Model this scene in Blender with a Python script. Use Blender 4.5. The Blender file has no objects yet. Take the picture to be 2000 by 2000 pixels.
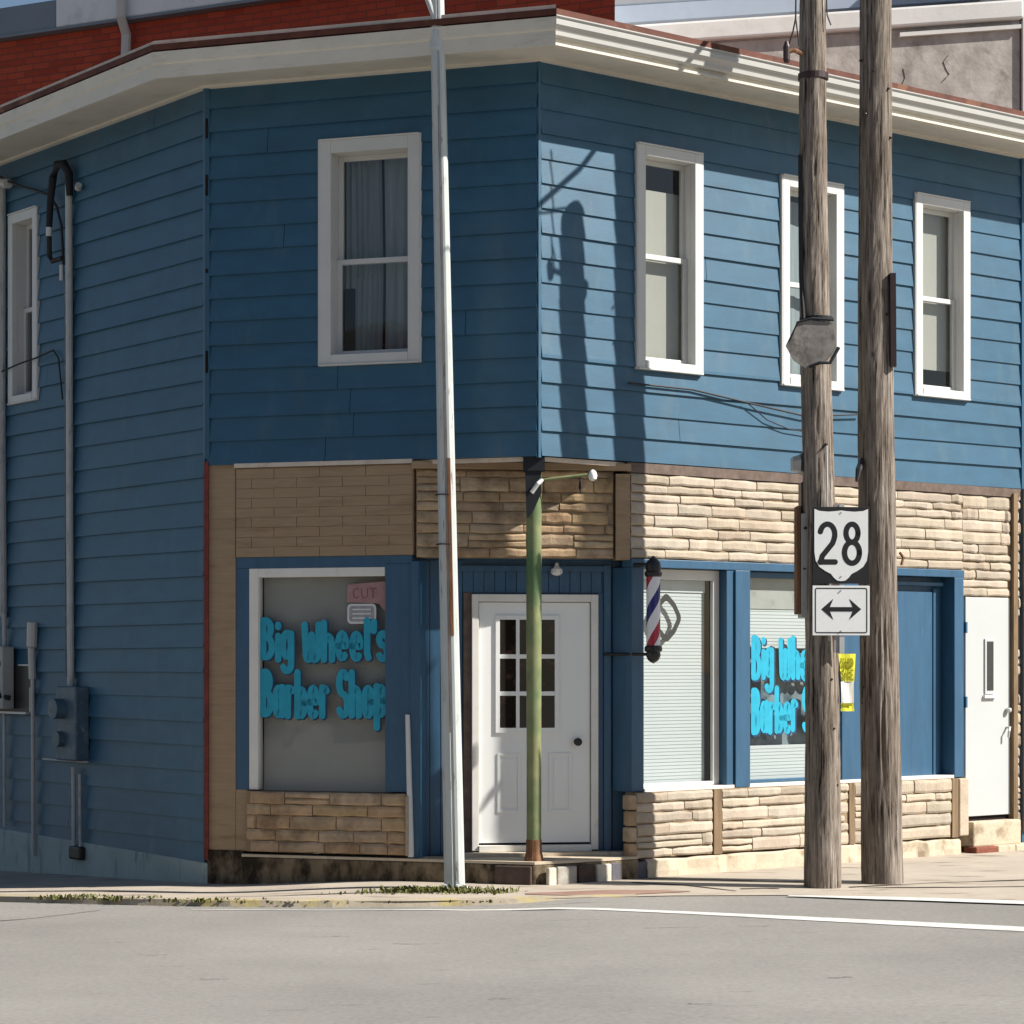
import bpy, bmesh, math, random
from mathutils import Vector
random.seed(7)
R_ = math.radians
scn = bpy.context.scene
col = scn.collection

# ------------------------------------------------------------------ camera, sky, sun, exposure
cam_d = bpy.data.cameras.new('camera'); cam = bpy.data.objects.new('camera', cam_d); col.objects.link(cam)
cam.location = (0, 0, 1.75); cam.rotation_euler = (R_(90), 0, 0)
cam_d.sensor_width = 36; cam_d.lens = 84.6; cam_d.shift_y = 0.145
cam_d.clip_start = .1; cam_d.clip_end = 2000
scn.camera = cam
SUN_EL, SUN_AZ = 41.0, -12.0            # azimuth measured from +x towards +y
world = bpy.data.worlds.new('World'); scn.world = world; world.use_nodes = True
wn = world.node_tree.nodes; wl = world.node_tree.links
sky = wn.new('ShaderNodeTexSky'); sky.sky_type = 'NISHITA'; sky.sun_disc = False
sky.sun_elevation = R_(SUN_EL); sky.sun_rotation = R_(90 - SUN_AZ)
sky.air_density = 1.0; sky.dust_density = .6; sky.ozone_density = 1.0
wl.new(sky.outputs[0], wn['Background'].inputs[0]); wn['Background'].inputs[1].default_value = .05
sd = bpy.data.lights.new('sun', 'SUN'); sun = bpy.data.objects.new('sun', sd); col.objects.link(sun)
sd.energy = 5.0; sd.angle = R_(.53); sd.color = (1.0, .95, .87)
sv = Vector((math.cos(R_(SUN_EL)) * math.cos(R_(SUN_AZ)), math.cos(R_(SUN_EL)) * math.sin(R_(SUN_AZ)), math.sin(R_(SUN_EL))))
sun.rotation_euler = (-sv).to_track_quat('-Z', 'Y').to_euler(); sun.location = (30, 0, 30)
scn.view_settings.view_transform = 'Standard'; scn.view_settings.look = 'None'
scn.view_settings.exposure = .82; scn.view_settings.gamma = 1; scn.view_settings.use_curve_mapping = False

# ------------------------------------------------------------------ materials
def mat(name, base, rough=.6, spec=.4, var=.12, vscale=6., bump=0., bscale=60., stretch=(1, 1, 1), metal=0., dark=None, dark_scale=3., dark_amt=.5, dark_lo=.55, dark_hi=.7, dstretch=(1, 1, 1)):
    m = bpy.data.materials.new(name); m.use_nodes = True
    n = m.node_tree.nodes; l = m.node_tree.links; b = n['Principled BSDF']
    b.inputs['Roughness'].default_value = rough; b.inputs['Specular IOR Level'].default_value = spec; b.inputs['Metallic'].default_value = metal
    tc = n.new('ShaderNodeTexCoord')
    def noise(scale, st, det=5.):
        mp = n.new('ShaderNodeMapping'); mp.inputs['Scale'].default_value = st; l.new(tc.outputs['Object'], mp.inputs[0])
        t = n.new('ShaderNodeTexNoise'); t.inputs['Scale'].default_value = scale; t.inputs['Detail'].default_value = det; t.inputs['Roughness'].default_value = .62
        l.new(mp.outputs[0], t.inputs['Vector']); return t
    t = noise(vscale, stretch)
    r = n.new('ShaderNodeValToRGB'); r.color_ramp.elements[0].position = .3; r.color_ramp.elements[1].position = .7
    lo = [max(0, c * (1 - var)) for c in base]; hi = [min(1, c * (1 + var)) for c in base]
    r.color_ramp.elements[0].color = (*lo, 1); r.color_ramp.elements[1].color = (*hi, 1)
    l.new(t.outputs['Fac'], r.inputs[0]); out = r.outputs[0]
    if dark:
        t2 = noise(dark_scale, dstretch); r2 = n.new('ShaderNodeValToRGB')
        r2.color_ramp.elements[0].position = dark_lo; r2.color_ramp.elements[1].position = dark_hi
        r2.color_ramp.elements[0].color = (0, 0, 0, 1); r2.color_ramp.elements[1].color = (dark_amt,) * 3 + (1,)
        l.new(t2.outputs['Fac'], r2.inputs[0])
        mx = n.new('ShaderNodeMix'); mx.data_type = 'RGBA'
        l.new(r2.outputs[0], mx.inputs['Factor']); l.new(out, mx.inputs['A']); mx.inputs['B'].default_value = (*dark, 1)
        out = mx.outputs['Result']
    l.new(out, b.inputs['Base Color'])
    if bump:
        t3 = noise(bscale, stretch); bp = n.new('ShaderNodeBump'); bp.inputs['Strength'].default_value = bump; bp.inputs['Distance'].default_value = .01
        l.new(t3.outputs['Fac'], bp.inputs['Height']); l.new(bp.outputs[0], b.inputs['Normal'])
    return m

M = {}
M['blue'] = mat('blue_siding_paint', (.021, .088, .152), .46, .56, .14, 2.2, .10, 40, (1, 1, 3), dark=(.075, .13, .165), dark_scale=4, dark_amt=.45, dark_lo=.54, dark_hi=.78, dstretch=(1.5, 1.5, .5))
M['blueshop'] = mat('blue_shopfront_paint', (.024, .085, .160), .45, .55, .14, 3, .15, 30, (4, 4, .6), dark=(.10, .16, .22), dark_scale=7, dark_amt=.4, dark_lo=.6, dark_hi=.8, dstretch=(3, 3, .5))
M['white'] = mat('white_trim_paint', (.72, .70, .65), .45, .4, .06, 4, .1, 40, dark=(.40, .36, .30), dark_scale=7, dark_amt=.4, dark_lo=.58, dark_hi=.8)
M['cream'] = mat('cream_eave_paint', (.62, .58, .50), .5, .4, .07, 2.5, .12, 30, dark=(.30, .26, .20), dark_scale=4, dark_amt=.45, dark_lo=.56, dark_hi=.8, dstretch=(1, 1, 4))
M['gutter'] = mat('gutter_enamel', (.45, .445, .42), .4, .5, .04, 3, .03, 20, dark=(.35, .32, .27), dark_scale=5, dark_amt=.35, dark_lo=.58, dark_hi=.8)
M['vinyl'] = mat('white_vinyl', (.56, .56, .54), .4, .4, .05, 3, .05, 30, dark=(.36, .34, .30), dark_scale=6, dark_amt=.35, dark_lo=.58, dark_hi=.8)
M['stone'] = mat('tan_split_stone', (.41, .35, .275), .85, .2, .14, 7, .5, 45, dark=(.24, .18, .125), dark_scale=3.0, dark_amt=.5, dark_lo=.54, dark_hi=.78)
M['stonedirty'] = mat('stained_tan_stone', (.42, .31, .20), .85, .2, .2, 6, .5, 45, dark=(.10, .062, .035), dark_scale=3.2, dark_amt=.75, dark_lo=.46, dark_hi=.68)
for k_ in ('stone', 'stonedirty'):           # each stone its own tone
    nt_ = M[k_].node_tree; oi_ = nt_.nodes.new('ShaderNodeObjectInfo'); hs_ = nt_.nodes.new('ShaderNodeHueSaturation'); b_ = nt_.nodes['Principled BSDF']
    for sock, lo_, hi_ in (('Value', .84, 1.14), ('Saturation', 1.12, .86), ('Hue', .492, .506)):
        mr_ = nt_.nodes.new('ShaderNodeMapRange'); mr_.inputs['To Min'].default_value = lo_; mr_.inputs['To Max'].default_value = hi_
        if sock == 'Value': nt_.links.new(oi_.outputs['Random'], mr_.inputs['Value'])
        else:
            fx_ = nt_.nodes.new('ShaderNodeMath'); fx_.operation = 'MULTIPLY'; fx_.inputs[1].default_value = 7.3 if sock == 'Hue' else 3.7
            fr_ = nt_.nodes.new('ShaderNodeMath'); fr_.operation = 'FRACT'; nt_.links.new(oi_.outputs['Random'], fx_.inputs[0]); nt_.links.new(fx_.outputs[0], fr_.inputs[0]); nt_.links.new(fr_.outputs[0], mr_.inputs['Value'])
        nt_.links.new(mr_.outputs[0], hs_.inputs[sock])
    src_ = b_.inputs['Base Color'].links[0].from_socket; nt_.links.new(src_, hs_.inputs['Color']); nt_.links.new(hs_.outputs[0], b_.inputs['Base Color'])
M['mortar'] = mat('brown_mortar', (.27, .20, .13), .95, .1, .2, 12, .4, 60)
M['tan'] = mat('tan_painted_panel', (.34, .245, .155), .75, .25, .1, 5, .3, 30, (1, 1, 14), dark=(.17, .11, .06), dark_scale=2, dark_amt=.5, dark_lo=.52, dark_hi=.75, dstretch=(1, 1, 6))
M['brownwood'] = mat('brown_weathered_trim', (.135, .10, .083), .8, .25, .3, 6, .3, 40, (2, 2, 2), dark=(.07, .04, .03), dark_scale=5, dark_amt=.6)
M['oldtrim'] = mat('ochre_brown_trim', (.20, .138, .082), .75, .25, .3, 5, .3, 40, (4, 4, .5), dark=(.09, .05, .03), dark_scale=4, dark_amt=.7, dstretch=(4, 4, .5))
M['redtrim'] = mat('dark_red_trim', (.17, .035, .03), .7, .3, .3, 10)
M['foundation'] = mat('grey_green_concrete', (.36, .42, .40), .85, .2, .12, 3, .35, 40, dark=(.10, .13, .13), dark_scale=4, dark_amt=.6, dstretch=(2, 2, .5))
M['mossy'] = mat('stained_concrete', (.20, .155, .10), .9, .2, .3, 5, .5, 30, dark=(.022, .016, .010), dark_scale=4.2, dark_amt=.95, dark_lo=.40, dark_hi=.60, dstretch=(1.6, 1.6, .8))
M['creamconc'] = mat('cream_concrete', (.52, .44, .33), .9, .2, .12, 4, .5, 30, dark=(.22, .17, .11), dark_scale=4, dark_amt=.8, dark_lo=.52, dark_hi=.66)
M['brickdark'] = mat('dark_painted_brick', (.075, .05, .04), .8, .3, .3, 12, .4, 50)
M['brickgrey'] = mat('grey_painted_brick', (.33, .31, .27), .8, .3, .2, 12, .4, 50)
M['brickslate'] = mat('slate_painted_brick', (.11, .105, .12), .8, .3, .2, 12, .4, 50)
M['brickwhite'] = mat('pale_painted_brick', (.58, .52, .43), .8, .3, .15, 12, .4, 50)
M['brickred'] = mat('red_clay_brick', (.20, .07, .045), .85, .2, .25, 14, .5, 50)
M['doorwhite'] = mat('white_door_enamel', (.78, .79, .78), .4, .4, .02, 2)
M['streetdoor'] = mat('street_door_enamel', (.45, .47, .47), .4, .4, .02, 2)
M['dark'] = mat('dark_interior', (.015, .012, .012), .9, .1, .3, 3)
M['room'] = mat('dim_interior_wall', (.05, .05, .055), .9, .1, .3, 3)
M['curtain'] = mat('grey_curtain', (.24, .27, .28), .9, .1, .18, 3, .3, 8, (6, 6, .4))
M['blindgrey'] = mat('grey_roller_blind', (.34, .33, .31), .8, .2, .05, 2)
M['blindbeige'] = mat('beige_roller_blind', (.36, .34, .30), .8, .2, .05, 2)
M['slat'] = mat('white_blind_slat', (.50, .52, .52), .5, .3, .02, 3)
M['cyan'] = mat('cyan_letter_paint', (.014, .32, .47), .5, .4, .12, 9)
M['navy'] = mat('navy_letter_shade', (.012, .045, .11), .5, .4, .1, 9)
M['pink'] = mat('faded_pink_sticker', (.36, .215, .215), .7, .2, .15, 14)
M['maroon'] = mat('dark_red_print', (.24, .10, .10), .7, .2, .1, 9)
M['ring'] = mat('pale_sticker_border', (.62, .63, .64), .6, .3, .05, 9)
M['stickergrey'] = mat('grey_sticker_face', (.30, .31, .32), .6, .3, .2, 25)
M['screen'] = mat('grey_teal_screen', (.20, .25, .27), .7, .2, .35, 3, dark=(.02, .06, .10), dark_scale=5, dark_amt=.8, dark_lo=.5, dark_hi=.62)
M['decalgrey'] = mat('charcoal_decal', (.035, .035, .032), .6, .3, .15, 20)
M['black'] = mat('black_metal', (.012, .011, .012), .4, .5, .2, 9)
M['blackrub'] = mat('black_rubber', (.012, .014, .018), .7, .3, .2, 9)
M['maroonmetal'] = mat('maroon_black_metal', (.030, .012, .012), .5, .5, .2, 9)
M['signwhite'] = mat('sign_white_sheeting', (.74, .75, .74), .4, .4, .03, 30)
M['signborder'] = mat('sign_grey_border', (.30, .28, .28), .4, .4, .05, 30)
M['alu'] = mat('dull_aluminium', (.50, .50, .49), .45, .5, .08, 8, metal=.35)
M['yellow'] = mat('yellow_paper', (.72, .70, .06), .8, .2, .08, 20)
M['paper'] = mat('white_paper', (.78, .76, .68), .8, .2, .04, 20)
M['olive'] = mat('olive_ink', (.27, .26, .012), .8, .2, .2, 30)
M['galv'] = mat('galvanised_painted_steel', (.48, .51, .50), .45, .5, .10, 6, .1, 30, (3, 3, .5), dark=(.13, .095, .07), dark_scale=7, dark_amt=.85, dark_lo=.60, dark_hi=.70, dstretch=(5, 5, .7))
M['rust'] = mat('rusty_steel', (.15, .075, .04), .85, .2, .35, 6, .4, 40, (4, 4, .5), dark=(.36, .22, .13), dark_scale=5, dark_amt=.7, dstretch=(6, 6, .6))
M['box'] = mat('grey_enclosure', (.36, .36, .34), .5, .4, .08, 6, dark=(.18, .17, .15), dark_scale=5, dark_amt=.5)
M['pipe'] = mat('grey_conduit', (.42, .43, .42), .5, .4, .1, 6, dark=(.16, .17, .17), dark_scale=8, dark_amt=.7, dstretch=(4, 4, .6))
M['platewood'] = mat('weathered_plate', (.20, .185, .17), .8, .25, .25, 6, .3, 30, dark=(.07, .06, .055), dark_scale=7, dark_amt=.7, dark_lo=.52, dark_hi=.66)
M['bluemeter'] = mat('blue_painted_steel', (.055, .10, .14), .45, .5, .25, 8, dark=(.25, .28, .30), dark_scale=9, dark_amt=.6, dark_lo=.58, dark_hi=.72)
M['stucco'] = mat('grey_stucco', (.36, .33, .305), .9, .15, .22, 2.6, .9, 7, dark=(.17, .15, .135), dark_scale=2.4, dark_amt=.8, dark_lo=.50, dark_hi=.68)
M['coping'] = mat('white_coping', (.54, .53, .51), .7, .3, .06, 1.5, .2, 10, dark=(.42, .38, .34), dark_scale=2, dark_amt=.5)
M['flash'] = mat('blue_grey_flashing', (.30, .34, .41), .5, .4, .06, 2)
M['corn'] = mat('grey_cornice', (.66, .69, .71), .6, .3, .06, 2, dark=(.26, .28, .30), dark_scale=3, dark_amt=.4)
M['lavender'] = mat('pale_lavender_wall', (.33, .325, .345), .8, .2, .06, 2, dark=(.22, .21, .21), dark_scale=1.5, dark_amt=.4)
M['corndark'] = mat('slate_cornice', (.17, .21, .25), .6, .3, .08, 2)
M['roofedge'] = mat('rusty_roof_edge', (.105, .035, .022), .7, .3, .35, 5, dark=(.30, .15, .07), dark_scale=3, dark_amt=.6)
M['roofpale'] = mat('pale_roof_membrane', (.60, .52, .44), .8, .2, .2, 4, dark=(.25, .14, .10), dark_scale=4, dark_amt=.6)
M['wire'] = mat('black_cable', (.02, .02, .022), .6, .3, .1, 9)
M['weed'] = mat('weed_leaf', (.10, .105, .03), .7, .2, .4, 9)
M['concrete'] = mat('pale_sidewalk', (.39, .34, .28), .92, .15, .12, 1.6, .4, 30, dark=(.12, .09, .065), dark_scale=2.6, dark_amt=.8, dark_lo=.56, dark_hi=.68, dstretch=(.6, 2.2, 1))
M['kerb'] = mat('worn_yellow_kerb', (.36, .31, .24), .9, .2, .15, 5, .5, 25, dark=(.42, .34, .13), dark_scale=3, dark_amt=.7, dark_lo=.5, dark_hi=.62)
M['line'] = mat('worn_white_road_paint', (.58, .57, .54), .8, .2, .08, 6, .2, 30, dark=(.33, .31, .28), dark_scale=5, dark_amt=.6, dark_lo=.52, dark_hi=.7)
M['redpatch'] = mat('reddish_paving', (.27, .17, .135), .92, .15, .15, 4, .3, 30)
M['crack'] = mat('dark_crack_fill', (.06, .05, .042), .95, .1, .2, 9)

def asphalt():
    m = mat('worn_pale_asphalt', (.252, .240, .222), .92, .15, .13, .45, .5, 160, dark=(.12, .112, .10), dark_scale=3.4, dark_amt=.6, dark_lo=.645, dark_hi=.72, dstretch=(.4, 2.2, 1))
    n = m.node_tree.nodes; l = m.node_tree.links; b = n['Principled BSDF']
    src = b.inputs['Base Color'].links[0].from_socket
    tc = n.new('ShaderNodeTexCoord'); t = n.new('ShaderNodeTexNoise'); t.inputs['Scale'].default_value = 26; t.inputs['Detail'].default_value = 6; t.inputs['Roughness'].default_value = .75
    l.new(tc.outputs['Object'], t.inputs['Vector'])
    r = n.new('ShaderNodeValToRGB'); r.color_ramp.elements[0].position = .3; r.color_ramp.elements[1].position = .7
    r.color_ramp.elements[0].color = (.80, .80, .80, 1); r.color_ramp.elements[1].color = (1.14, 1.14, 1.14, 1)
    l.new(t.outputs['Fac'], r.inputs[0])
    mx = n.new('ShaderNodeMix'); mx.data_type = 'RGBA'; mx.blend_type = 'MULTIPLY'; mx.inputs['Factor'].default_value = 1
    l.new(src, mx.inputs['A']); l.new(r.outputs[0], mx.inputs['B']); l.new(mx.outputs['Result'], b.inputs['Base Color'])
    return m
M['asphalt'] = asphalt()

def glass(name, tint=(1, 1, 1), ior=1.5):
    m = bpy.data.materials.new(name); m.use_nodes = True; n = m.node_tree.nodes; l = m.node_tree.links
    n.remove(n['Principled BSDF']); o = n['Material Output']
    f = n.new('ShaderNodeFresnel'); f.inputs[0].default_value = ior
    t = n.new('ShaderNodeBsdfTransparent'); t.inputs[0].default_value = (*tint, 1)
    g = n.new('ShaderNodeBsdfGlossy'); g.inputs['Roughness'].default_value = .03
    tc = n.new('ShaderNodeTexCoord'); ns = n.new('ShaderNodeTexNoise'); ns.inputs['Scale'].default_value = 1.3
    bp = n.new('ShaderNodeBump'); bp.inputs['Strength'].default_value = .12; bp.inputs['Distance'].default_value = .05
    l.new(tc.outputs['Object'], ns.inputs['Vector']); l.new(ns.outputs['Fac'], bp.inputs['Height']); l.new(bp.outputs[0], g.inputs['Normal'])
    ge = n.new('ShaderNodeNewGeometry'); iv = n.new('ShaderNodeMath'); iv.operation = 'SUBTRACT'; iv.inputs[0].default_value = 1; l.new(ge.outputs['Backfacing'], iv.inputs[1])
    mu = n.new('ShaderNodeMath'); mu.operation = 'MULTIPLY'; l.new(f.outputs[0], mu.inputs[0]); l.new(iv.outputs[0], mu.inputs[1])
    mx = n.new('ShaderNodeMixShader'); l.new(mu.outputs[0], mx.inputs[0]); l.new(t.outputs[0], mx.inputs[1]); l.new(g.outputs[0], mx.inputs[2]); l.new(mx.outputs[0], o.inputs[0])
    return m
M['glass'] = glass('window_glass', (.93, .95, .95), 1.6)

def wood(name, tone):
    m = bpy.data.materials.new(name); m.use_nodes = True; n = m.node_tree.nodes; l = m.node_tree.links; b = n['Principled BSDF']
    b.inputs['Roughness'].default_value = .9; b.inputs['Specular IOR Level'].default_value = .15
    tc = n.new('ShaderNodeTexCoord')
    def nz(sc, st, d=6):
        mp = n.new('ShaderNodeMapping'); mp.inputs['Scale'].default_value = st; l.new(tc.outputs['Object'], mp.inputs[0])
        t = n.new('ShaderNodeTexNoise'); t.inputs['Scale'].default_value = sc; t.inputs['Detail'].default_value = d; t.inputs['Roughness'].default_value = .65
        l.new(mp.outputs[0], t.inputs['Vector']); return t
    a = nz(13, (3, 3, .17), 8); r = n.new('ShaderNodeValToRGB'); e = r.color_ramp.elements
    e[0].position = .355; e[0].color = (.018 * tone, .013 * tone, .010 * tone, 1)
    e[1].position = .68; e[1].color = (.34 * tone, .305 * tone, .27 * tone, 1)
    k = e.new(.42); k.color = (.14 * tone, .118 * tone, .10 * tone, 1)
    k = e.new(.53); k.color = (.225 * tone, .195 * tone, .17 * tone, 1)
    l.new(a.outputs['Fac'], r.inputs[0])
    c = nz(2.3, (1.2, 1.2, .5)); r2 = n.new('ShaderNodeValToRGB'); r2.color_ramp.elements[0].position = .38; r2.color_ramp.elements[1].position = .68
    r2.color_ramp.elements[0].color = (.70, .66, .62, 1); r2.color_ramp.elements[1].color = (1.15, 1.13, 1.1, 1); l.new(c.outputs['Fac'], r2.inputs[0])
    mx = n.new('ShaderNodeMix'); mx.data_type = 'RGBA'; mx.blend_type = 'MULTIPLY'; mx.inputs['Factor'].default_value = 1
    l.new(r.outputs[0], mx.inputs['A']); l.new(r2.outputs[0], mx.inputs['B']); l.new(mx.outputs['Result'], b.inputs['Base Color'])
    sp = nz(34, (2.2, 2.2, .075), 3); r3 = n.new('ShaderNodeValToRGB'); r3.color_ramp.elements[0].position = .60; r3.color_ramp.elements[1].position = .66
    r3.color_ramp.elements[0].color = (0, 0, 0, 1); r3.color_ramp.elements[1].color = (.85, .85, .85, 1); l.new(sp.outputs['Fac'], r3.inputs[0])
    kn = nz(7, (1, 1, .55), 2); r4 = n.new('ShaderNodeValToRGB'); r4.color_ramp.elements[0].position = .70; r4.color_ramp.elements[1].position = .76
    r4.color_ramp.elements[0].color = (0, 0, 0, 1); r4.color_ramp.elements[1].color = (.8, .8, .8, 1); l.new(kn.outputs['Fac'], r4.inputs[0])
    ad = n.new('ShaderNodeMath'); ad.operation = 'MAXIMUM'; l.new(r3.outputs[0], ad.inputs[0]); l.new(r4.outputs[0], ad.inputs[1])
    mz = n.new('ShaderNodeMix'); mz.data_type = 'RGBA'; l.new(ad.outputs[0], mz.inputs['Factor']); l.new(mx.outputs['Result'], mz.inputs['A']); mz.inputs['B'].default_value = (.020, .014, .011, 1)
    l.new(mz.outputs['Result'], b.inputs['Base Color'])
    bp = n.new('ShaderNodeBump'); bp.inputs['Strength'].default_value = .9; bp.inputs['Distance'].default_value = .02
    l.new(a.outputs['Fac'], bp.inputs['Height']); l.new(bp.outputs[0], b.inputs['Normal'])
    return m
M['wood'] = wood('weathered_grey_wood', 1.15)
M['wood2'] = wood('weathered_brown_wood', 1.05)

def brickmat():
    m = bpy.data.materials.new('red_brick_wall'); m.use_nodes = True; n = m.node_tree.nodes; l = m.node_tree.links; b = n['Principled BSDF']
    b.inputs['Roughness'].default_value = .9; b.inputs['Specular IOR Level'].default_value = .15
    tc = n.new('ShaderNodeTexCoord')
    dp = n.new('ShaderNodeSeparateXYZ'); l.new(tc.outputs['Object'], dp.inputs[0])
    cb = n.new('ShaderNodeCombineXYZ'); l.new(dp.outputs[0], cb.inputs[0]); l.new(dp.outputs[2], cb.inputs[1])
    br = n.new('ShaderNodeTexBrick'); br.inputs['Scale'].default_value = 1; br.inputs['Brick Width'].default_value = .215; br.inputs['Row Height'].default_value = .075
    br.inputs['Mortar Size'].default_value = .006; br.inputs['Color1'].default_value = (.42, .075, .04, 1); br.inputs['Color2'].default_value = (.31, .052, .03, 1); br.inputs['Mortar'].default_value = (.19, .06, .045, 1)
    l.new(cb.outputs[0], br.inputs['Vector'])
    ns = n.new('ShaderNodeTexNoise'); ns.inputs['Scale'].default_value = 2.4; ns.inputs['Detail'].default_value = 7; l.new(tc.outputs['Object'], ns.inputs['Vector'])
    r = n.new('ShaderNodeValToRGB'); r.color_ramp.elements[0].position = .62; r.color_ramp.elements[1].position = .74; r.color_ramp.elements[0].color = (0, 0, 0, 1); r.color_ramp.elements[1].color = (.6, .6, .6, 1)
    l.new(ns.outputs['Fac'], r.inputs[0])
    mx = n.new('ShaderNodeMix'); mx.data_type = 'RGBA'; l.new(r.outputs[0], mx.inputs['Factor']); l.new(br.outputs['Color'], mx.inputs['A']); mx.inputs['B'].default_value = (.30, .14, .11, 1)
    l.new(mx.outputs['Result'], b.inputs['Base Color'])
    bp = n.new('ShaderNodeBump'); bp.inputs['Strength'].default_value = .6; bp.inputs['Distance'].default_value = .01; bp.invert = True
    l.new(br.outputs['Fac'], bp.inputs['Height']); l.new(bp.outputs[0], b.inputs['Normal'])
    return m
M['brick'] = brickmat()

def greenpost():
    m = mat('worn_green_post_paint', (.20, .21, .10), .6, .35, .2, 8, .2, 40, (1, 1, .5), dark=(.065, .13, .055), dark_scale=1.6, dark_amt=.95, dark_lo=.42, dark_hi=.6, dstretch=(1, 1, .9))
    return m
M['green'] = greenpost()

def barbermat():
    m = bpy.data.materials.new('barber_pole_stripes'); m.use_nodes = True; n = m.node_tree.nodes; l = m.node_tree.links; b = n['Principled BSDF']
    b.inputs['Roughness'].default_value = .3
    tc = n.new('ShaderNodeTexCoord'); s = n.new('ShaderNodeSeparateXYZ'); l.new(tc.outputs['Object'], s.inputs[0])
    a = n.new('ShaderNodeMath'); a.operation = 'ARCTAN2'; l.new(s.outputs[1], a.inputs[0]); l.new(s.outputs[0], a.inputs[1])
    a2 = n.new('ShaderNodeMath'); a2.operation = 'MULTIPLY'; a2.inputs[1].default_value = 1 / (2 * math.pi); l.new(a.outputs[0], a2.inputs[0])
    z = n.new('ShaderNodeMath'); z.operation = 'MULTIPLY'; z.inputs[1].default_value = 1 / .56; l.new(s.outputs[2], z.inputs[0])
    d = n.new('ShaderNodeMath'); d.operation = 'SUBTRACT'; l.new(z.outputs[0], d.inputs[0]); l.new(a2.outputs[0], d.inputs[1])
    fr = n.new('ShaderNodeMath'); fr.operation = 'FRACT'; l.new(d.outputs[0], fr.inputs[0])
    r = n.new('ShaderNodeValToRGB'); r.color_ramp.interpolation = 'CONSTANT'; e = r.color_ramp.elements
    W_ = (.72, .72, .76, 1)
    e[0].position = 0; e[0].color = W_; e[1].position = .28; e[1].color = (.35, .02, .05, 1)
    k = e.new(.5); k.color = W_; k = e.new(.78); k.color = (.018, .02, .16, 1)
    l.new(fr.outputs[0], r.inputs[0]); l.new(r.outputs[0], b.inputs['Base Color'])
    return m
M['stripes'] = barbermat()

# ------------------------------------------------------------------ geometry helpers
class Wall:                       # a vertical plane: u along it, n out of it, z up
    def __init__(s, p, d, flip=False):
        s.p = Vector((p[0], p[1], 0)); s.d = Vector((d[0], d[1], 0)).normalized()
        s.n = Vector((s.d.y, -s.d.x, 0))
        if s.n.y > 0: s.n = -s.n
    def __call__(s, u, n, z): return s.p + s.d * u + s.n * n + Vector((0, 0, z))
class Frame:                      # plain world axes at an origin
    def __init__(s, o, ang=0):
        s.p = Vector(o); s.d = Vector((math.cos(ang), math.sin(ang), 0)); s.n = Vector((s.d.y, -s.d.x, 0))
    def __call__(s, u, n, z): return s.p + s.d * u + s.n * n + Vector((0, 0, z))

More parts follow.
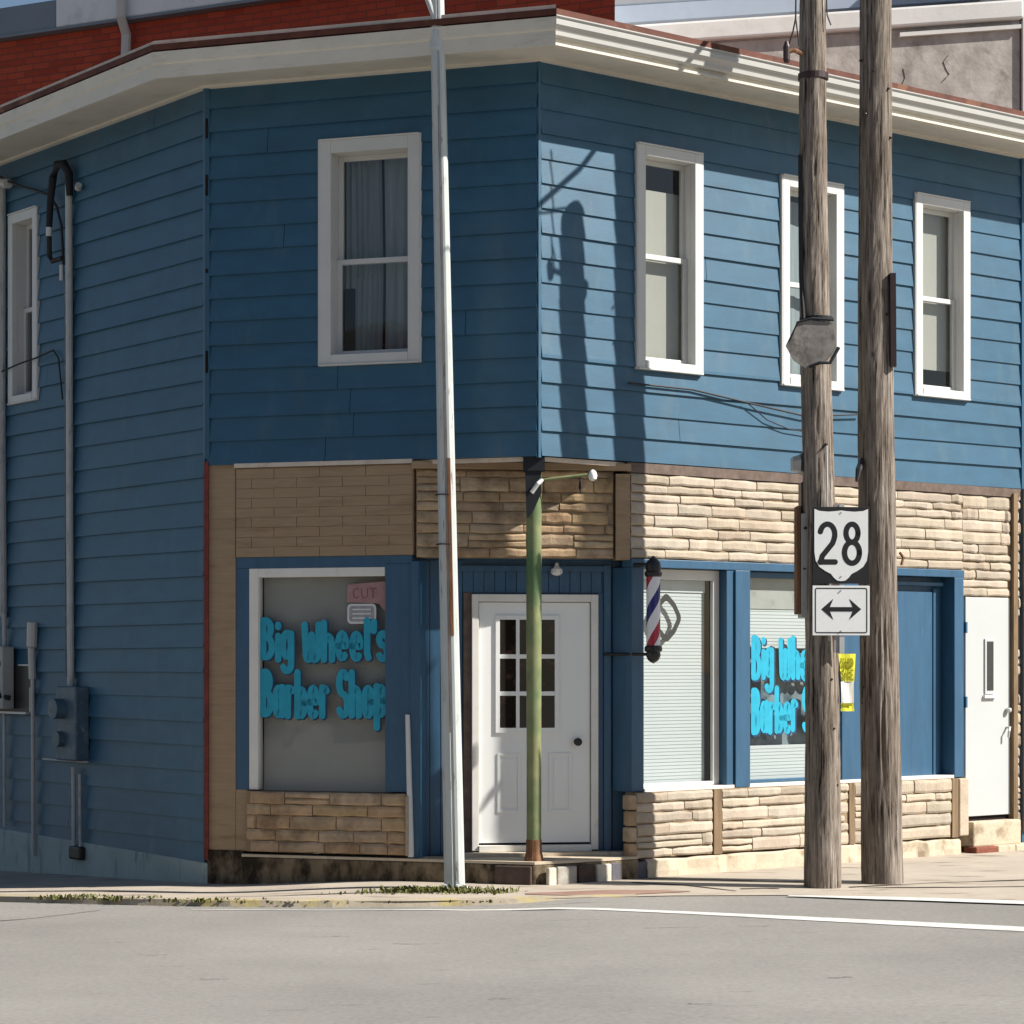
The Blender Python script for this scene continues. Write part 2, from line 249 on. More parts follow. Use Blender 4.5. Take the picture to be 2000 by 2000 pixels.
def wloc(o):
    v = Vector((0, 0, 0))
    while o is not None: v = v + Vector(o.location); o = o.parent
    return v
class MB:
    def __init__(s): s.v = []; s.f = []
    def poly(s, pts):
        i = len(s.v); s.v += [Vector(p) for p in pts]; s.f.append(tuple(range(i, i + len(pts)))); return s
    def box(s, W, u0, u1, n0, n1, z0, z1):
        i = len(s.v)
        for z in (z0, z1):
            for (u, n) in ((u0, n0), (u1, n0), (u1, n1), (u0, n1)): s.v.append(W(u, n, z))
        for f in ((0, 3, 2, 1), (4, 5, 6, 7), (0, 1, 5, 4), (1, 2, 6, 5), (2, 3, 7, 6), (3, 0, 4, 7)): s.f.append(tuple(i + k for k in f))
        return s
    def hexa(s, p):               # 8 points: bottom 4, top 4
        i = len(s.v); s.v += [Vector(q) for q in p]
        for f in ((0, 3, 2, 1), (4, 5, 6, 7), (0, 1, 5, 4), (1, 2, 6, 5), (2, 3, 7, 6), (3, 0, 4, 7)): s.f.append(tuple(i + k for k in f))
        return s
    def rings(s, rings, caps=True, closed=True):
        i = len(s.v); k = len(rings[0])
        for r in rings: s.v += [Vector(q) for q in r]
        for a in range(len(rings) - 1):
            for b in range(k if closed else k - 1):
                c = (b + 1) % k
                s.f.append((i + a * k + b, i + a * k + c, i + (a + 1) * k + c, i + (a + 1) * k + b))
        if caps:
            s.f.append(tuple(i + b for b in range(k))[::-1]); j = i + (len(rings) - 1) * k; s.f.append(tuple(j + b for b in range(k)))
        return s
    def tube(s, pts, r, seg=8):
        pts = [Vector(p) for p in pts]; rr = []
        for i, p in enumerate(pts):
            t = (pts[min(i + 1, len(pts) - 1)] - pts[max(i - 1, 0)]).normalized()
            a = Vector((0, 0, 1)) if abs(t.z) < .9 else Vector((1, 0, 0))
            x = t.cross(a).normalized(); y = t.cross(x)
            ri = r[i] if isinstance(r, (list, tuple)) else r
            rr.append([p + (x * math.cos(2 * math.pi * k / seg) + y * math.sin(2 * math.pi * k / seg)) * ri for k in range(seg)])
        return s.rings(rr)
    def lathe(s, o, prof, seg=20):
        o = Vector(o)
        return s.rings([[o + Vector((max(r, .0005) * math.cos(2 * math.pi * k / seg), max(r, .0005) * math.sin(2 * math.pi * k / seg), z)) for k in range(seg)] for (r, z) in prof])
    def extrude(s, W, prof, ends):   # prof: closed [(n,z)], ends(n)->(u0,u1)
        return s.rings([[W(ends(n)[0], n, z) for n, z in prof], [W(ends(n)[1], n, z) for n, z in prof]])
    def build(s, name, m, parent=None, smooth=False, bevel=0, weld=False):
        me = bpy.data.meshes.new(name); off = wloc(parent) if parent else Vector((0, 0, 0))
        me.from_pydata([tuple(v - off) for v in s.v], [], s.f)
        bm = bmesh.new(); bm.from_mesh(me)
        if weld: bmesh.ops.remove_doubles(bm, verts=bm.verts, dist=1e-5)
        bmesh.ops.recalc_face_normals(bm, faces=bm.faces); bm.to_mesh(me); bm.free()
        if smooth:
            for p in me.polygons: p.use_smooth = True
            if hasattr(me, 'set_sharp_from_angle'): me.set_sharp_from_angle(angle=R_(40))
        me.materials.append(M[m] if isinstance(m, str) else m)
        o = bpy.data.objects.new(name, me); col.objects.link(o)
        if parent: o.parent = parent
        if bevel:
            b = o.modifiers.new('bevel', 'BEVEL'); b.width = bevel; b.segments = 2; b.limit_method = 'ANGLE'
        return o
def thing(name, label, cat, loc, group=None):
    o = bpy.data.objects.new(name, None); o.empty_display_size = .2; col.objects.link(o); o.location = loc
    o['label'] = label; o['category'] = cat
    if group: o['group'] = group
    return o
def part(name, m, parent, W, *b, bevel=0): return MB().box(W, *b).build(name, m, parent, bevel=bevel)
def rect_minus(u0, u1, z0, z1, holes):
    holes = [h for h in holes if h[1] > u0 and h[0] < u1 and h[3] > z0 and h[2] < z1]
    us = sorted({u0, u1, *[min(max(h[i], u0), u1) for h in holes for i in (0, 1)]}); zs = sorted({z0, z1, *[min(max(h[i], z0), z1) for h in holes for i in (2, 3)]})
    out = []
    for a, b in zip(us, us[1:]):
        for c, d in zip(zs, zs[1:]):
            if b - a < 1e-4 or d - c < 1e-4: continue
            um, zm = (a + b) / 2, (c + d) / 2
            if not any(h[0] < um < h[1] and h[2] < zm < h[3] for h in holes): out.append((a, b, c, d))
    return out

# strokes: hand-painted letters as fat ribbons with round ends
def ribbon(mb, W, pts, w, n, sx=1):
    P = [Vector((p[0], p[1])) for p in pts]; L = []; Rr = []
    for i, p in enumerate(P):
        if i == 0: t = P[1] - P[0]
        elif i == len(P) - 1: t = P[-1] - P[-2]
        else: t = (P[i + 1] - P[i]).normalized() + (P[i] - P[i - 1]).normalized()
        t = t.normalized() if t.length > 1e-9 else Vector((1, 0)); q = Vector((-t.y, t.x)) * (w / 2)
        L.append(p + q); Rr.append(p - q)
    for i in range(len(P) - 1):
        mb.poly([W(sx * a.x, n, a.y) for a in (L[i], L[i + 1], Rr[i + 1], Rr[i])])
    for (c, t) in ((P[0], P[0] - P[1]), (P[-1], P[-1] - P[-2])):
        a0 = math.atan2(t.y, t.x)
        mb.poly([W(sx * (c.x + w / 2 * math.cos(a0 + k)), n, c.y + w / 2 * math.sin(a0 + k)) for k in [(-1 + j / 4) * math.pi / 2 for j in range(9)]])
def arc(cx, cy, rx, ry, a0, a1, k=12): return [(cx + rx * math.cos(R_(a0 + (a1 - a0) * i / k)), cy + ry * math.sin(R_(a0 + (a1 - a0) * i / k))) for i in range(k + 1)]
GL = {  # each glyph in a box 0..1 wide, 0..1 cap height
 'B': [[(.12, .05), (.12, .95)], [(.12, .95)] + arc(.35, .74, .4, .21, 90, -90) + [(.12, .53)], [(.12, .53)] + arc(.4, .28, .45, .25, 90, -90) + [(.12, .03)]],
 'i': [[(.5, .03), (.5, .62)], [(.5, .86), (.5, .9)]],
 'g': [arc(.45, .36, .34, .30, 0, 360, 18), [(.8, .64), (.8, -.12)] + arc(.45, -.12, .35, .18, 0, -150, 8)],
 'W': [[(.05, .9), (.12, .25)] + arc(.3, .2, .18, .18, 180, 360, 8) + [(.5, .65)], [(.5, .65), (.5, .2)] + arc(.7, .2, .2, .18, 180, 360, 8) + [(.95, .9)]],
 'h': [[(.15, .03), (.15, .95)], arc(.48, .35, .33, .27, 180, 0, 8) + [(.81, .03)]],
 'e': [[(.15, .33), (.8, .33)] + arc(.48, .33, .33, .31, 0, 310, 14)],
 'l': [[(.4, .95), (.4, .15), (.62, .03)]],
 "'": [[(.5, .95), (.42, .74)]],
 's': [arc(.5, .50, .3, .15, 30, 270, 10) + arc(.5, .18, .33, .17, 90, -150, 10)],
 'a': [arc(.45, .33, .33, .30, 0, 360, 18), [(.8, .64), (.8, .03)]],
 'r': [[(.2, .03), (.2, .64)], arc(.52, .38, .32, .26, 180, 50, 6)],
 'b': [[(.15, .03), (.15, .98)], arc(.5, .32, .33, .29, 0, 360, 18)],
 'S': [arc(.5, .72, .36, .24, 30, 270, 12) + arc(.5, .25, .4, .23, 90, -150, 12)],
 'o': [arc(.5, .33, .35, .30, 0, 360, 18)],
 'p': [[(.15, .64), (.15, -.25)], arc(.5, .33, .33, .30, 0, 360, 18)],
 '2': [arc(.5, .72, .40, .26, 165, -25, 12) + [(.78, .50), (.22, .18), (.12, .02)], [(.10, .03), (.92, .03)]],
 '8': [arc(.5, .755, .33, .225, 0, 360, 22), arc(.5, .265, .41, .265, 0, 360, 22)],
 'Y': [[(.05, .97), (.5, .5), (.95, .97)], [(.5, .5), (.5, .03)]], 'A': [[(.05, .03), (.5, .97), (.95, .03)], [(.25, .33), (.75, .33)]],
 'R': [[(.12, .03), (.12, .95)] + arc(.4, .73, .4, .22, 90, -90, 8) + [(.12, .5)], [(.4, .5), (.9, .03)]],
 'D': [[(.12, .03), (.12, .97)] + arc(.35, .5, .5, .47, 90, -90, 10) + [(.12, .03)]],
 'L': [[(.15, .97), (.15, .03), (.9, .03)]], 'E': [[(.9, .97), (.12, .97), (.12, .03), (.9, .03)], [(.12, .5), (.75, .5)]],
 'C': [arc(.52, .5, .40, .47, 45, 315, 12)], 'T': [[(.5, .03), (.5, .97)], [(.05, .97), (.95, .97)]], 'U': [[(.1, .97), (.1, .35)] + arc(.5, .35, .4, .32, 180, 360, 8) + [(.9, .97)]],
}
WID = {'i': .42, 'l': .5, "'": .35, 'W': 1.3, 'r': .8, ' ': .6}
def letters(mb, W, text, u, z, width, height, stroke, n, sx, jitter=0.):
    tot = sum(WID.get(c, 1.) for c in text); x = 0; k = 0
    for c in text:
        wd = WID.get(c, 1.) * width / tot
        jz = random.uniform(-jitter, jitter)
        for st in GL.get(c, []):
            pts = [(sx * u + x + p[0] * wd * .86, z + jz + p[1] * height) for p in st]
            ribbon(mb, W, pts, stroke, n + .0004 * (k % 5), sx); k += 1
        x += wd

# ------------------------------------------------------------------ the plan of the place (metres)
Cp = (.212, 18.8)
RW = Wall(Cp, (.77957, .62632)); FW = Wall(Cp, (-.948, .31826))
KU = 2.856
Kp = FW(KU, 0, 0); LW = Wall((Kp.x, Kp.y), (-.60808, .79388))
P1 = FW(1.048, 0, 0); P2 = RW(.945, 0, 0); DL = (P2 - P1).length
DW = Wall((P1.x, P1.y), (P2.x - P1.x, P2.y - P1.y))
b2 = DW(0, -.22, 0); D2 = Wall((b2.x, b2.y), (DW.d.x, DW.d.y))
ZS, ZE = 3.356, 6.46            # foot of the upper siding, eave soffit at the wall
LEND, REND = 9.0, 5.84
def sm(a, b, x):
    t = min(1, max(0, (x - a) / (b - a))); return t * t * (3 - 2 * t)
def ground(x, y):               # sidewalk level: falls gently to the left along the side street
    v = (Vector((x, y, 0)) - Kp).dot(LW.d)
    return -.075 * sm(-.8, -2.5, x) * sm(17.4, 18.9, y) - .041 * min(max(0, v), 25)
def road(x, y): return ground(x, y) - .006 - .034 * (1 - sm(-.2, .5, x))

# ------------------------------------------------------------------ ground
xs = [-160, -80, -40, -20, -12] + [-9 + .5 * i for i in range(37)] + [12, 20, 40, 80, 160]
ys = [-60, -20, 0, 6, 10] + [12 + .5 * i for i in range(37)] + [34, 42, 60, 100, 180]
g = MB(); g.v = [Vector((x, y, road(x, y))) for y in ys for x in xs]; nx = len(xs)
g.f = [(j * nx + i, j * nx + i + 1, (j + 1) * nx + i + 1, (j + 1) * nx + i) for j in range(len(ys) - 1) for i in range(nx - 1)]
o = g.build('road', 'asphalt', smooth=True); o['kind'] = 'structure'
KC = [(-19, 38.2), (-12, 29.0), (-6.2, 21.4), (-4.6, 19.25), (-3.9, 18.36), (-3.4, 18.02), (-2.75, 17.70), (-2.05, 17.50), (-1.3, 17.46), (-.6, 17.52), (-.13, 17.60), (.4, 17.74), (1.2, 17.92), (2.14, 17.96), (3.0, 17.68), (3.7, 17.40), (5.0, 17.1), (6.5, 17.4), (9, 19.2), (14, 23.2), (26, 33)]
IN = [(-18, 39.5), (-10, 29.5), (-5.2, 23.8), (-3.8, 22.0), (-3.0, 20.9), (-2.5, 20.3), (-2.2, 20.2), (-1.6, 20.0), (-1.0, 19.8), (-.5, 19.7), (0, 19.7), (.4, 19.8), (.9, 19.9), (1.6, 20.4), (2.4, 21.1), (3.2, 21.8), (4.2, 22.6), (4.9, 23.3), (5.6, 24.2), (9, 27.5), (20, 38)]
s = MB(); NS = 8
fine = []
for (a, b), (c, d) in zip(zip(KC, KC[1:]), zip(IN, IN[1:])):
    for t in range(3): fine.append(((a[0] + (b[0] - a[0]) * t / 3, a[1] + (b[1] - a[1]) * t / 3), (c[0] + (d[0] - c[0]) * t / 3, c[1] + (d[1] - c[1]) * t / 3)))
fine.append((KC[-1], IN[-1]))
s.rings([[(k[0] + (q[0] - k[0]) * j / NS, k[1] + (q[1] - k[1]) * j / NS, ground(k[0] + (q[0] - k[0]) * j / NS, k[1] + (q[1] - k[1]) * j / NS)) for j in range(NS + 1)] for k, q in fine], caps=False, closed=False)
o = s.build('sidewalk', 'concrete', smooth=True); o['kind'] = 'structure'; walk = o
kb = MB(); rr = []
for i, (k, q) in enumerate(fine):
    if k[0] > 1.0: break
    d = Vector((q[0] - k[0], q[1] - k[1])).normalized(); j = random.uniform(-.012, .012)
    zt = ground(*k) + .006; zb = road(*k) - .02
    rr.append([(k[0] - d.x * (.02 + j), k[1] - d.y * (.02 + j), zb), (k[0] - d.x * j, k[1] - d.y * j, zt + random.uniform(-.006, .004)), (k[0] + d.x * .13, k[1] + d.y * .13, zt + random.uniform(-.004, .004)), (k[0] + d.x * .14, k[1] + d.y * .14, zb)])
kb.rings(rr); o = kb.build('kerb', 'kerb'); o['kind'] = 'structure'
def strip(name, m, pts, w, zf, dz, kind='structure', parent=None, jit=0.):
    mb = MB(); P = []
    for (a, b) in zip(pts, pts[1:]):
        n_ = max(2, int(Vector((b[0] - a[0], b[1] - a[1])).length / .25))
        P += [(a[0] + (b[0] - a[0]) * t / n_, a[1] + (b[1] - a[1]) * t / n_) for t in range(n_)]
    P.append(pts[-1]); rings = []
    for i, p in enumerate(P):
        a = Vector(P[max(0, i - 1)]); b = Vector(P[min(len(P) - 1, i + 1)]); t = (b - a).normalized(); q = Vector((-t.y, t.x))
        ww = (w(i / (len(P) - 1)) if callable(w) else w) * (1 + random.uniform(-jit, jit)) / 2
        rings.append([(p[0] + q.x * e * ww, p[1] + q.y * e * ww, zf(p[0] + q.x * e * ww, p[1] + q.y * e * ww) + dz) for e in (-1, 0, 1)])
    mb.rings(rings, caps=False, closed=False)
    o = mb.build(name, m, parent)
    if kind: o['kind'] = kind
    return o
strip('edge_line', 'line', [(-2.3, 17.27), (-1.4, 17.22), (-.6, 17.25), (0, 17.19), (.6, 16.98), (1.24, 16.72), (3.34, 15.70), (7, 13.9), (14, 10.4)], lambda t: .03 + .24 * min(1, max(0, (t - .07) * 5)), road, .004, jit=.04)
strip('kerb_line', 'line', [(2.05, 17.86), (3.0, 17.60), (3.7, 17.34), (5.0, 17.04)], lambda t: .06 + .17 * min(1, t * 5), road, .012, jit=.05)
strip('paving_patch', 'redpatch', [(.10, 18.02), (.5, 18.05), (.9, 18.16), (1.35, 18.22)], lambda t: .42 * math.sin(math.pi * min(1, max(.04, t))) + .03, ground, .004, jit=.2)
for pts in ([(.74, 19.40), (1.5, 19.22), (2.3, 18.99)], [(.95, 18.95), (1.35, 18.72), (1.7, 18.25)], [(-2.2, 18.05), (-1.4, 18.1), (-.7, 18.22)], [(2.6, 18.55), (3.3, 18.9), (4.2, 19.2)], [(2.7, 18.5), (3.5, 18.55), (4.6, 18.7)], [(1.75, 18.42), (1.95, 18.46), (2.05, 18.43)]):
    strip('sidewalk_crack', 'crack', pts, .035, ground, .004, None, walk, jit=.6)
strip('road_crack', 'crack', [(-3.7, 16.35), (-3.3, 16.7), (-2.95, 17.22)], .016, road, .004, None, bpy.data.objects['road'], jit=.6)

rc = random.Random(12)
for (x, y, L_) in ((-1.30, 15.55, .25), (-.75, 15.2, .30), (.85, 15.75, .38), (1.5, 15.9, .2), (-1.75, 13.5, .16), (1.75, 13.3, .14), (2.9, 13.9, .22), (-.2, 12.6, .2), (.9, 12.3, .12), (-2.3, 14.6, .2)):
    P_ = [(x, y)]
    for k in range(4): P_.append((P_[-1][0] + L_ / 4, P_[-1][1] + rc.uniform(-.03, .05)))
    strip('road_crack', 'crack', P_, .007, road, .004, None, bpy.data.objects['road'], jit=.9)
# ------------------------------------------------------------------ the barber shop
shop = thing('barber_shop', 'blue clapboard corner barber shop with tan stone front, behind the poles', 'building', (Cp[0], Cp[1], 0))
WIN_F = [(.985, 1.847, 4.13, 5.925)]
WIN_R = [(1.0, 1.716, 4.115, 5.92), (2.648, 3.388, 4.10, 5.87), (4.33, 5.05, 4.13, 5.92)]
WIN_L = [(3.03, 3.61, 4.155, 5.915)]
def wall_part(name, W, u0, u1, z0, z1, holes, m='room'):
    mb = MB()
    for (a, b, c, d) in rect_minus(u0, u1, z0, z1, holes): mb.box(W, a, b, -.03, -.004, c, d)
    return mb.build(name, m, shop)
inset = lambda h, e=.05: (h[0] + e, h[1] - e, h[2] + e, h[3] - e)
wL = wall_part('wall', LW, 0, LEND, -.35, 6.7, [inset(h) for h in WIN_L])
wF = wall_part('wall', FW, 0, KU, ZS, 6.7, [inset(h) for h in WIN_F])
wR = wall_part('wall', RW, 0, REND, ZS, 6.7, [inset(h) for h in WIN_R])
# back walls close the house
MB().poly([LW(LEND, 0, -.4), LW(LEND, 0, 6.7), RW(REND, -1.2, 6.7), RW(REND, -1.2, -.1)]).build('back_wall', 'blue', shop)
part('side_wall', 'blue', shop, RW, REND - .02, REND, -1.2, -.005, -.1, 6.7)

def boards(W, parent, u0, u1, zlo, zhi, holes, step=.2, e0=0, e1=0):
    z = zlo; first = True; joints = {}
    nb = int(round((zhi - zlo) / step)); step = (zhi - zlo) / nb
    amp = [random.uniform(-.006, .006) for _ in range(nb + 1)]
    for c in range(nb):
        z0, z1 = zlo + c * step, zlo + (c + 1) * step
        cuts = sorted(random.uniform(u0 + .5, u1 - .5) for _ in range(random.choice((0, 0, 1)) if u1 - u0 > 2 else 0))
        lims = [u0] + cuts + [u1]
        for a, b in zip(lims, lims[1:]):
            a_, b_ = a + (.0025 if a > u0 else 0), b - (.0025 if b < u1 else 0)
            t0 = (.021 if W is RW else .030) + random.uniform(-.003, .004)
            for (p, q, r, s_) in rect_minus(a_, b_, z0, z1, holes):
                mb = MB(); rings = []
                k = max(1, int((q - p) / .7))
                for i in range(k + 1):
                    x = p + (q - p) * i / k; ring = []
                    for zz in (r, s_):
                        f = (zz - z0) / (z1 - z0); bow = math.sin(x * 1.1 + c * .9) * .004 + (amp[c] if f < .5 else amp[c + 1])
                        y = zz + (bow if (zz == z0 or zz == z1) else 0) - (.008 if zz == z0 else 0)
                        pr = [W(x, -.003, y), W(x, t0 * (1 - f) + .005 * f, y)]
                        ring += pr if zz == r else pr[::-1]
                    rings.append(ring)
                mb.rings(rings).build('siding_board', 'blue', parent)
boards(LW, wL, .012, LEND, .06, ZE, [inset(h, .03) for h in WIN_L])
boards(FW, wF, .012, KU - .004, ZS, ZE, [inset(h, .03) for h in WIN_F])
boards(RW, wR, .012, REND, ZS, ZE, [inset(h, .03) for h in WIN_R])
# corner posts
MB().rings([[FW(0, .0, z) + Vector(d) for d in ((0, .02, 0), (-.022, -.002, 0), (-.004, -.022, 0), (.018, -.006, 0))] for z in (ZS - .02, ZE)]).build('corner_trim', 'blue', shop)
MB().rings([[Kp + Vector((d[0], d[1], z)) for d in ((.01, .02), (.022, -.034), (-.016, -.036), (-.036, .0))] for z in (3.4, ZE)]).build('corner_trim', 'blue', shop)
MB().rings([[Kp + Vector((d[0], d[1], z)) for d in ((.018, .0), (.012, -.05), (-.016, -.045), (-.03, -.004))] for z in (.12, 3.37)]).build('corner_trim', 'redtrim', shop)
part('corner_trim', 'blueshop', shop, RW, REND - .045, REND + .01, .0, .03, -.05, ZE)

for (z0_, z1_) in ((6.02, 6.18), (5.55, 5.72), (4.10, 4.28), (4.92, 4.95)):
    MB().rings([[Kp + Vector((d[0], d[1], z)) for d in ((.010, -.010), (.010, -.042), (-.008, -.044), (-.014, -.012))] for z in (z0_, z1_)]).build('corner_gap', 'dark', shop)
def window(W, h, curtain, gap, sashy=.5, deep=.14, cas=.085, kind=0):
    u0, u1, z0, z1 = h
    w = MB()
    w.box(W, u0, u0 + cas, -.02, .04, z0, z1); w.box(W, u1 - cas, u1, -.02, .04, z0, z1)
    w.box(W, u0 + cas, u1 - cas, -.02, .04, z1 - cas, z1); w.box(W, u0 + cas, u1 - cas, -.02, .045, z0, z0 + cas * .75)
    # back band round the casing
    w.box(W, u0 - .012, u0, -.002, .038, z0 - .012, z1 + .012); w.box(W, u1, u1 + .012, -.002, .038, z0 - .012, z1 + .012)
    w.box(W, u0, u1, -.002, .052, z1, z1 + .014); w.box(W, u0, u1, -.002, .055, z0 - .014, z0)
    i0, i1, j0, j1 = u0 + cas, u1 - cas, z0 + cas * .75, z1 - cas
    # reveals
    w.box(W, i0 - .012, i0, -deep, -.0205, j0, j1); w.box(W, i1, i1 + .012, -deep, -.0205, j0, j1)
    w.box(W, i0 - .012, i1 + .012, -deep, -.0205, j1, j1 + .012); w.box(W, i0 - .012, i1 + .012, -deep, -.0205, j0 - .012, j0)
    win = w.build('window', 'vinyl', shop, bevel=.004)
    mid = j0 + (j1 - j0) * sashy
    for (a, b, nn) in ((mid - .02, j1, -deep + .045), (j0, mid + .02, -deep + .075)):
        sb = MB(); t = .042
        sb.box(W, i0, i0 + t, nn - .03, nn, a, b); sb.box(W, i1 - t, i1, nn - .03, nn, a, b); sb.box(W, i0 + t, i1 - t, nn - .03, nn, b - t, b); sb.box(W, i0 + t, i1 - t, nn - .03, nn, a, a + t)
        sb.build('sash', 'vinyl', win, bevel=.003)
        MB().box(W, i0 + t, i1 - t, nn - .018, nn - .012, a + t, b - t).build('pane', 'glass', win)
    # the room behind
    rb = MB(); D_ = -.75
    for f in ([(i0 - .2, D_, j0 - .2), (i1 + .2, D_, j0 - .2), (i1 + .2, D_, j1 + .2), (i0 - .2, D_, j1 + .2)],):
        rb.poly([W(*q) for q in f])
    e = [(i0 - .2, j0 - .2), (i1 + .2, j0 - .2), (i1 + .2, j1 + .2), (i0 - .2, j1 + .2)]; e2 = e
    for k in range(4): rb.poly([W(e[k][0], D_, e[k][1]), W(e[(k + 1) % 4][0], D_, e[(k + 1) % 4][1]), W(e2[(k + 1) % 4][0], -deep, e2[(k + 1) % 4][1]), W(e2[k][0], -deep, e2[k][1])])
    rb.build('recess', 'room', win)
    for (a, b, c, d, m, wav) in curtain:
        cb = MB(); N = 26; ring = []
        ua, ub = i0 + (i1 - i0) * a - (.17 if a == 0 else 0), i0 + (i1 - i0) * b + (.17 if b == 1 else 0)
        for zz, tw in ((j0 + (j1 - j0) * c, 1.), (j0 + (j1 - j0) * (c * .6 + d * .4), .8), (j0 + (j1 - j0) * d, .55)):
            ring.append([W(ua + (ub - ua) * k / N + wav * .6 * math.sin(zz * 2.2), -deep - (.07 if wav else .02) + wav * tw * math.sin(k * 1.25 + zz), zz) for k in range(N + 1)])
        cb.rings(ring, caps=False, closed=False); cb.build('curtain' if wav else 'blind', m, win, smooth=True)
    return win
window(FW, WIN_F[0], [(.0, .46, .0, 1, 'curtain', .016), (.50, .86, .0, 1, 'curtain', .018), (.86, 1.0, .35, 1, 'curtain', .012)], .1, .47, deep=.17, cas=.10)
window(RW, WIN_R[0], [(0, 1, 0, .86, 'blindbeige', .0)], .1, .52, deep=.13)
window(RW, WIN_R[1], [(0, 1, 0, .96, 'curtain', .01)], .1, .50, deep=.13)
window(RW, WIN_R[2], [(0, 1, .12, 1, 'blindbeige', .0)], .1, .50, deep=.13)
window(LW, WIN_L[0], [(0, 1, 0, 1, 'curtain', .01)], .1, .5, deep=.15)

# eaves, gutter and roof
EO = .60
tC, tK = math.tan(R_(57.32 / 2)), math.tan(R_(34.02 / 2))
eF = lambda n: (-n * tC, KU + n * tK); eL = lambda n: (-n * tK, LEND); eR = lambda n: (-n * tC, REND + .55)
for W, e in ((LW, eL), (FW, eF), (RW, eR)):
    MB().extrude(W, [(-.03, 6.455), (EO - .055, 6.405), (EO - .055, 6.425), (-.03, 6.475)], e).build('soffit', 'cream', shop)
    MB().extrude(W, [(.004, 6.425), (.05, 6.430), (.05, 6.452), (.004, 6.4545)], e).build('frieze_moulding', 'cream', shop)
for W, e in ((LW, eL), (FW, eF)):
    MB().extrude(W, [(EO - .055, 6.395), (EO - .015, 6.395), (EO - .012, 6.50), (EO, 6.515), (EO + .012, 6.60), (EO - .055, 6.60)], e).build('fascia', 'cream', shop)
MB().extrude(RW, [(EO - .115, 6.398), (EO - .08, 6.398), (EO - .08, 6.60), (EO - .115, 6.60)], eR).build('fascia', 'cream', shop)
gp = [(EO - .079, 6.462), (EO - .045, 6.462), (EO - .030, 6.475), (EO - .026, 6.505), (EO - .012, 6.525), (EO + .008, 6.545), (EO + .012, 6.580), (EO + .004, 6.584), (EO + .004, 6.600), (EO + .020, 6.604), (EO + .020, 6.612), (EO - .004, 6.612), (EO - .006, 6.55), (EO - .04, 6.49), (EO - .079, 6.48)]
MB().extrude(RW, gp, eR).build('gutter', 'gutter', shop)
for W, e in ((LW, eL), (FW, eF), (RW, eR)):
    MB().extrude(W, [(EO - .14, 6.613), (EO + .015, 6.613), (EO + .015, 6.660), (EO - .14, 6.675)], e).build('roof_edge', 'roofedge', shop)
    if W is not RW: MB().extrude(W, [(EO - .16, 6.676), (EO - .01, 6.661), (EO - .01, 6.695), (EO - .16, 6.71)], e).build('roof_flashing', 'roofpale', shop)
oc = [LW(LEND, EO - .1, 6.66), LW(eL(EO - .1)[0], EO - .1, 6.66), FW(eF(EO - .1)[0], EO - .1, 6.66), RW(REND + .55, EO - .1, 6.66)]
bk = [RW(REND + .55, -1.6, 6.95), RW(3.0, -3.2, 7.1), LW(LEND - 2, -3.0, 7.1), LW(LEND, -.2, 6.95)]
mid_ = FW(1.3, -3.2, 7.1)
rf = MB()
rf.poly([oc[0], oc[1], bk[2], bk[3]]); rf.poly([oc[1], oc[2], mid_]); rf.poly([oc[1], mid_, bk[2]]); rf.poly([oc[2], oc[3], bk[1], mid_]); rf.poly([oc[3], bk[0], bk[1]]); rf.poly([bk[1], mid_, bk[2]]); rf.poly([bk[0], bk[1], bk[2], bk[3]])
rf.build('roof', 'roofedge', shop)

# stonework
def stones(W, parent, u0, u1, z0, z1, n0=.0, m='stone', ch=(.07, .115), ln=(.32, .78), rough=.006, seed=0, holes=()):
    rnd = random.Random(seed)
    z = z0
    rows = []
    while z < z1 - .05:
        h = rnd.uniform(*ch)
        if z + h > z1 - .055: h = z1 - z
        rows.append((z, z + h)); z += h
    for (a, b) in rows:
        u = u0 - rnd.uniform(0, .2)
        while u < u1 - .02:
            L_ = rnd.uniform(*ln); p, q = max(u, u0), min(u + L_, u1); u += L_
            if q - p < .05: continue
            um, zm = (p + q) / 2, (a + b) / 2
            if any(h[0] < um < h[1] and h[2] < zm < h[3] for h in holes): continue
            subs = [(a, b)] if (b - a < .10 or rnd.random() < .72) else [(a, (a + b) / 2), ((a + b) / 2, b)]
            for (c, d) in subs:
                k = 4; dep = rnd.uniform(.018, .028) + n0; g_ = .0045; mb = MB(); rings = []
                for i in range(k + 1):
                    x = p + g_ + (q - p - 2 * g_) * i / k
                    zb, zt = c + g_ + rnd.uniform(-.005, .007), d - g_ + rnd.uniform(-.007, .005)
                    dd = dep + rnd.uniform(-rough, rough) * (.4 if i in (0, k) else 1)
                    ed = .010 if i in (0, k) else .0
                    rings.append([W(x, n0 - .004, zb), W(x, dd - .008 - ed, zb), W(x, dd - ed, zb + (d - c) * .16), W(x, dd - ed - .001, zt - (d - c) * .22), W(x, dd - .010 - ed, zt), W(x, n0 - .004, zt)])
                mb.rings(rings); mb.build('stone', m, parent)
def stone_panel(W, u0, u1, z0, z1, n=.0, m='stone', seed=1, **kw):
    pn = part('stone_panel', 'mortar', shop, W, u0, u1, n - .12, n, z0, z1)
    stones(W, pn, u0, u1, z0, z1, n, m, seed=seed, **kw); return pn
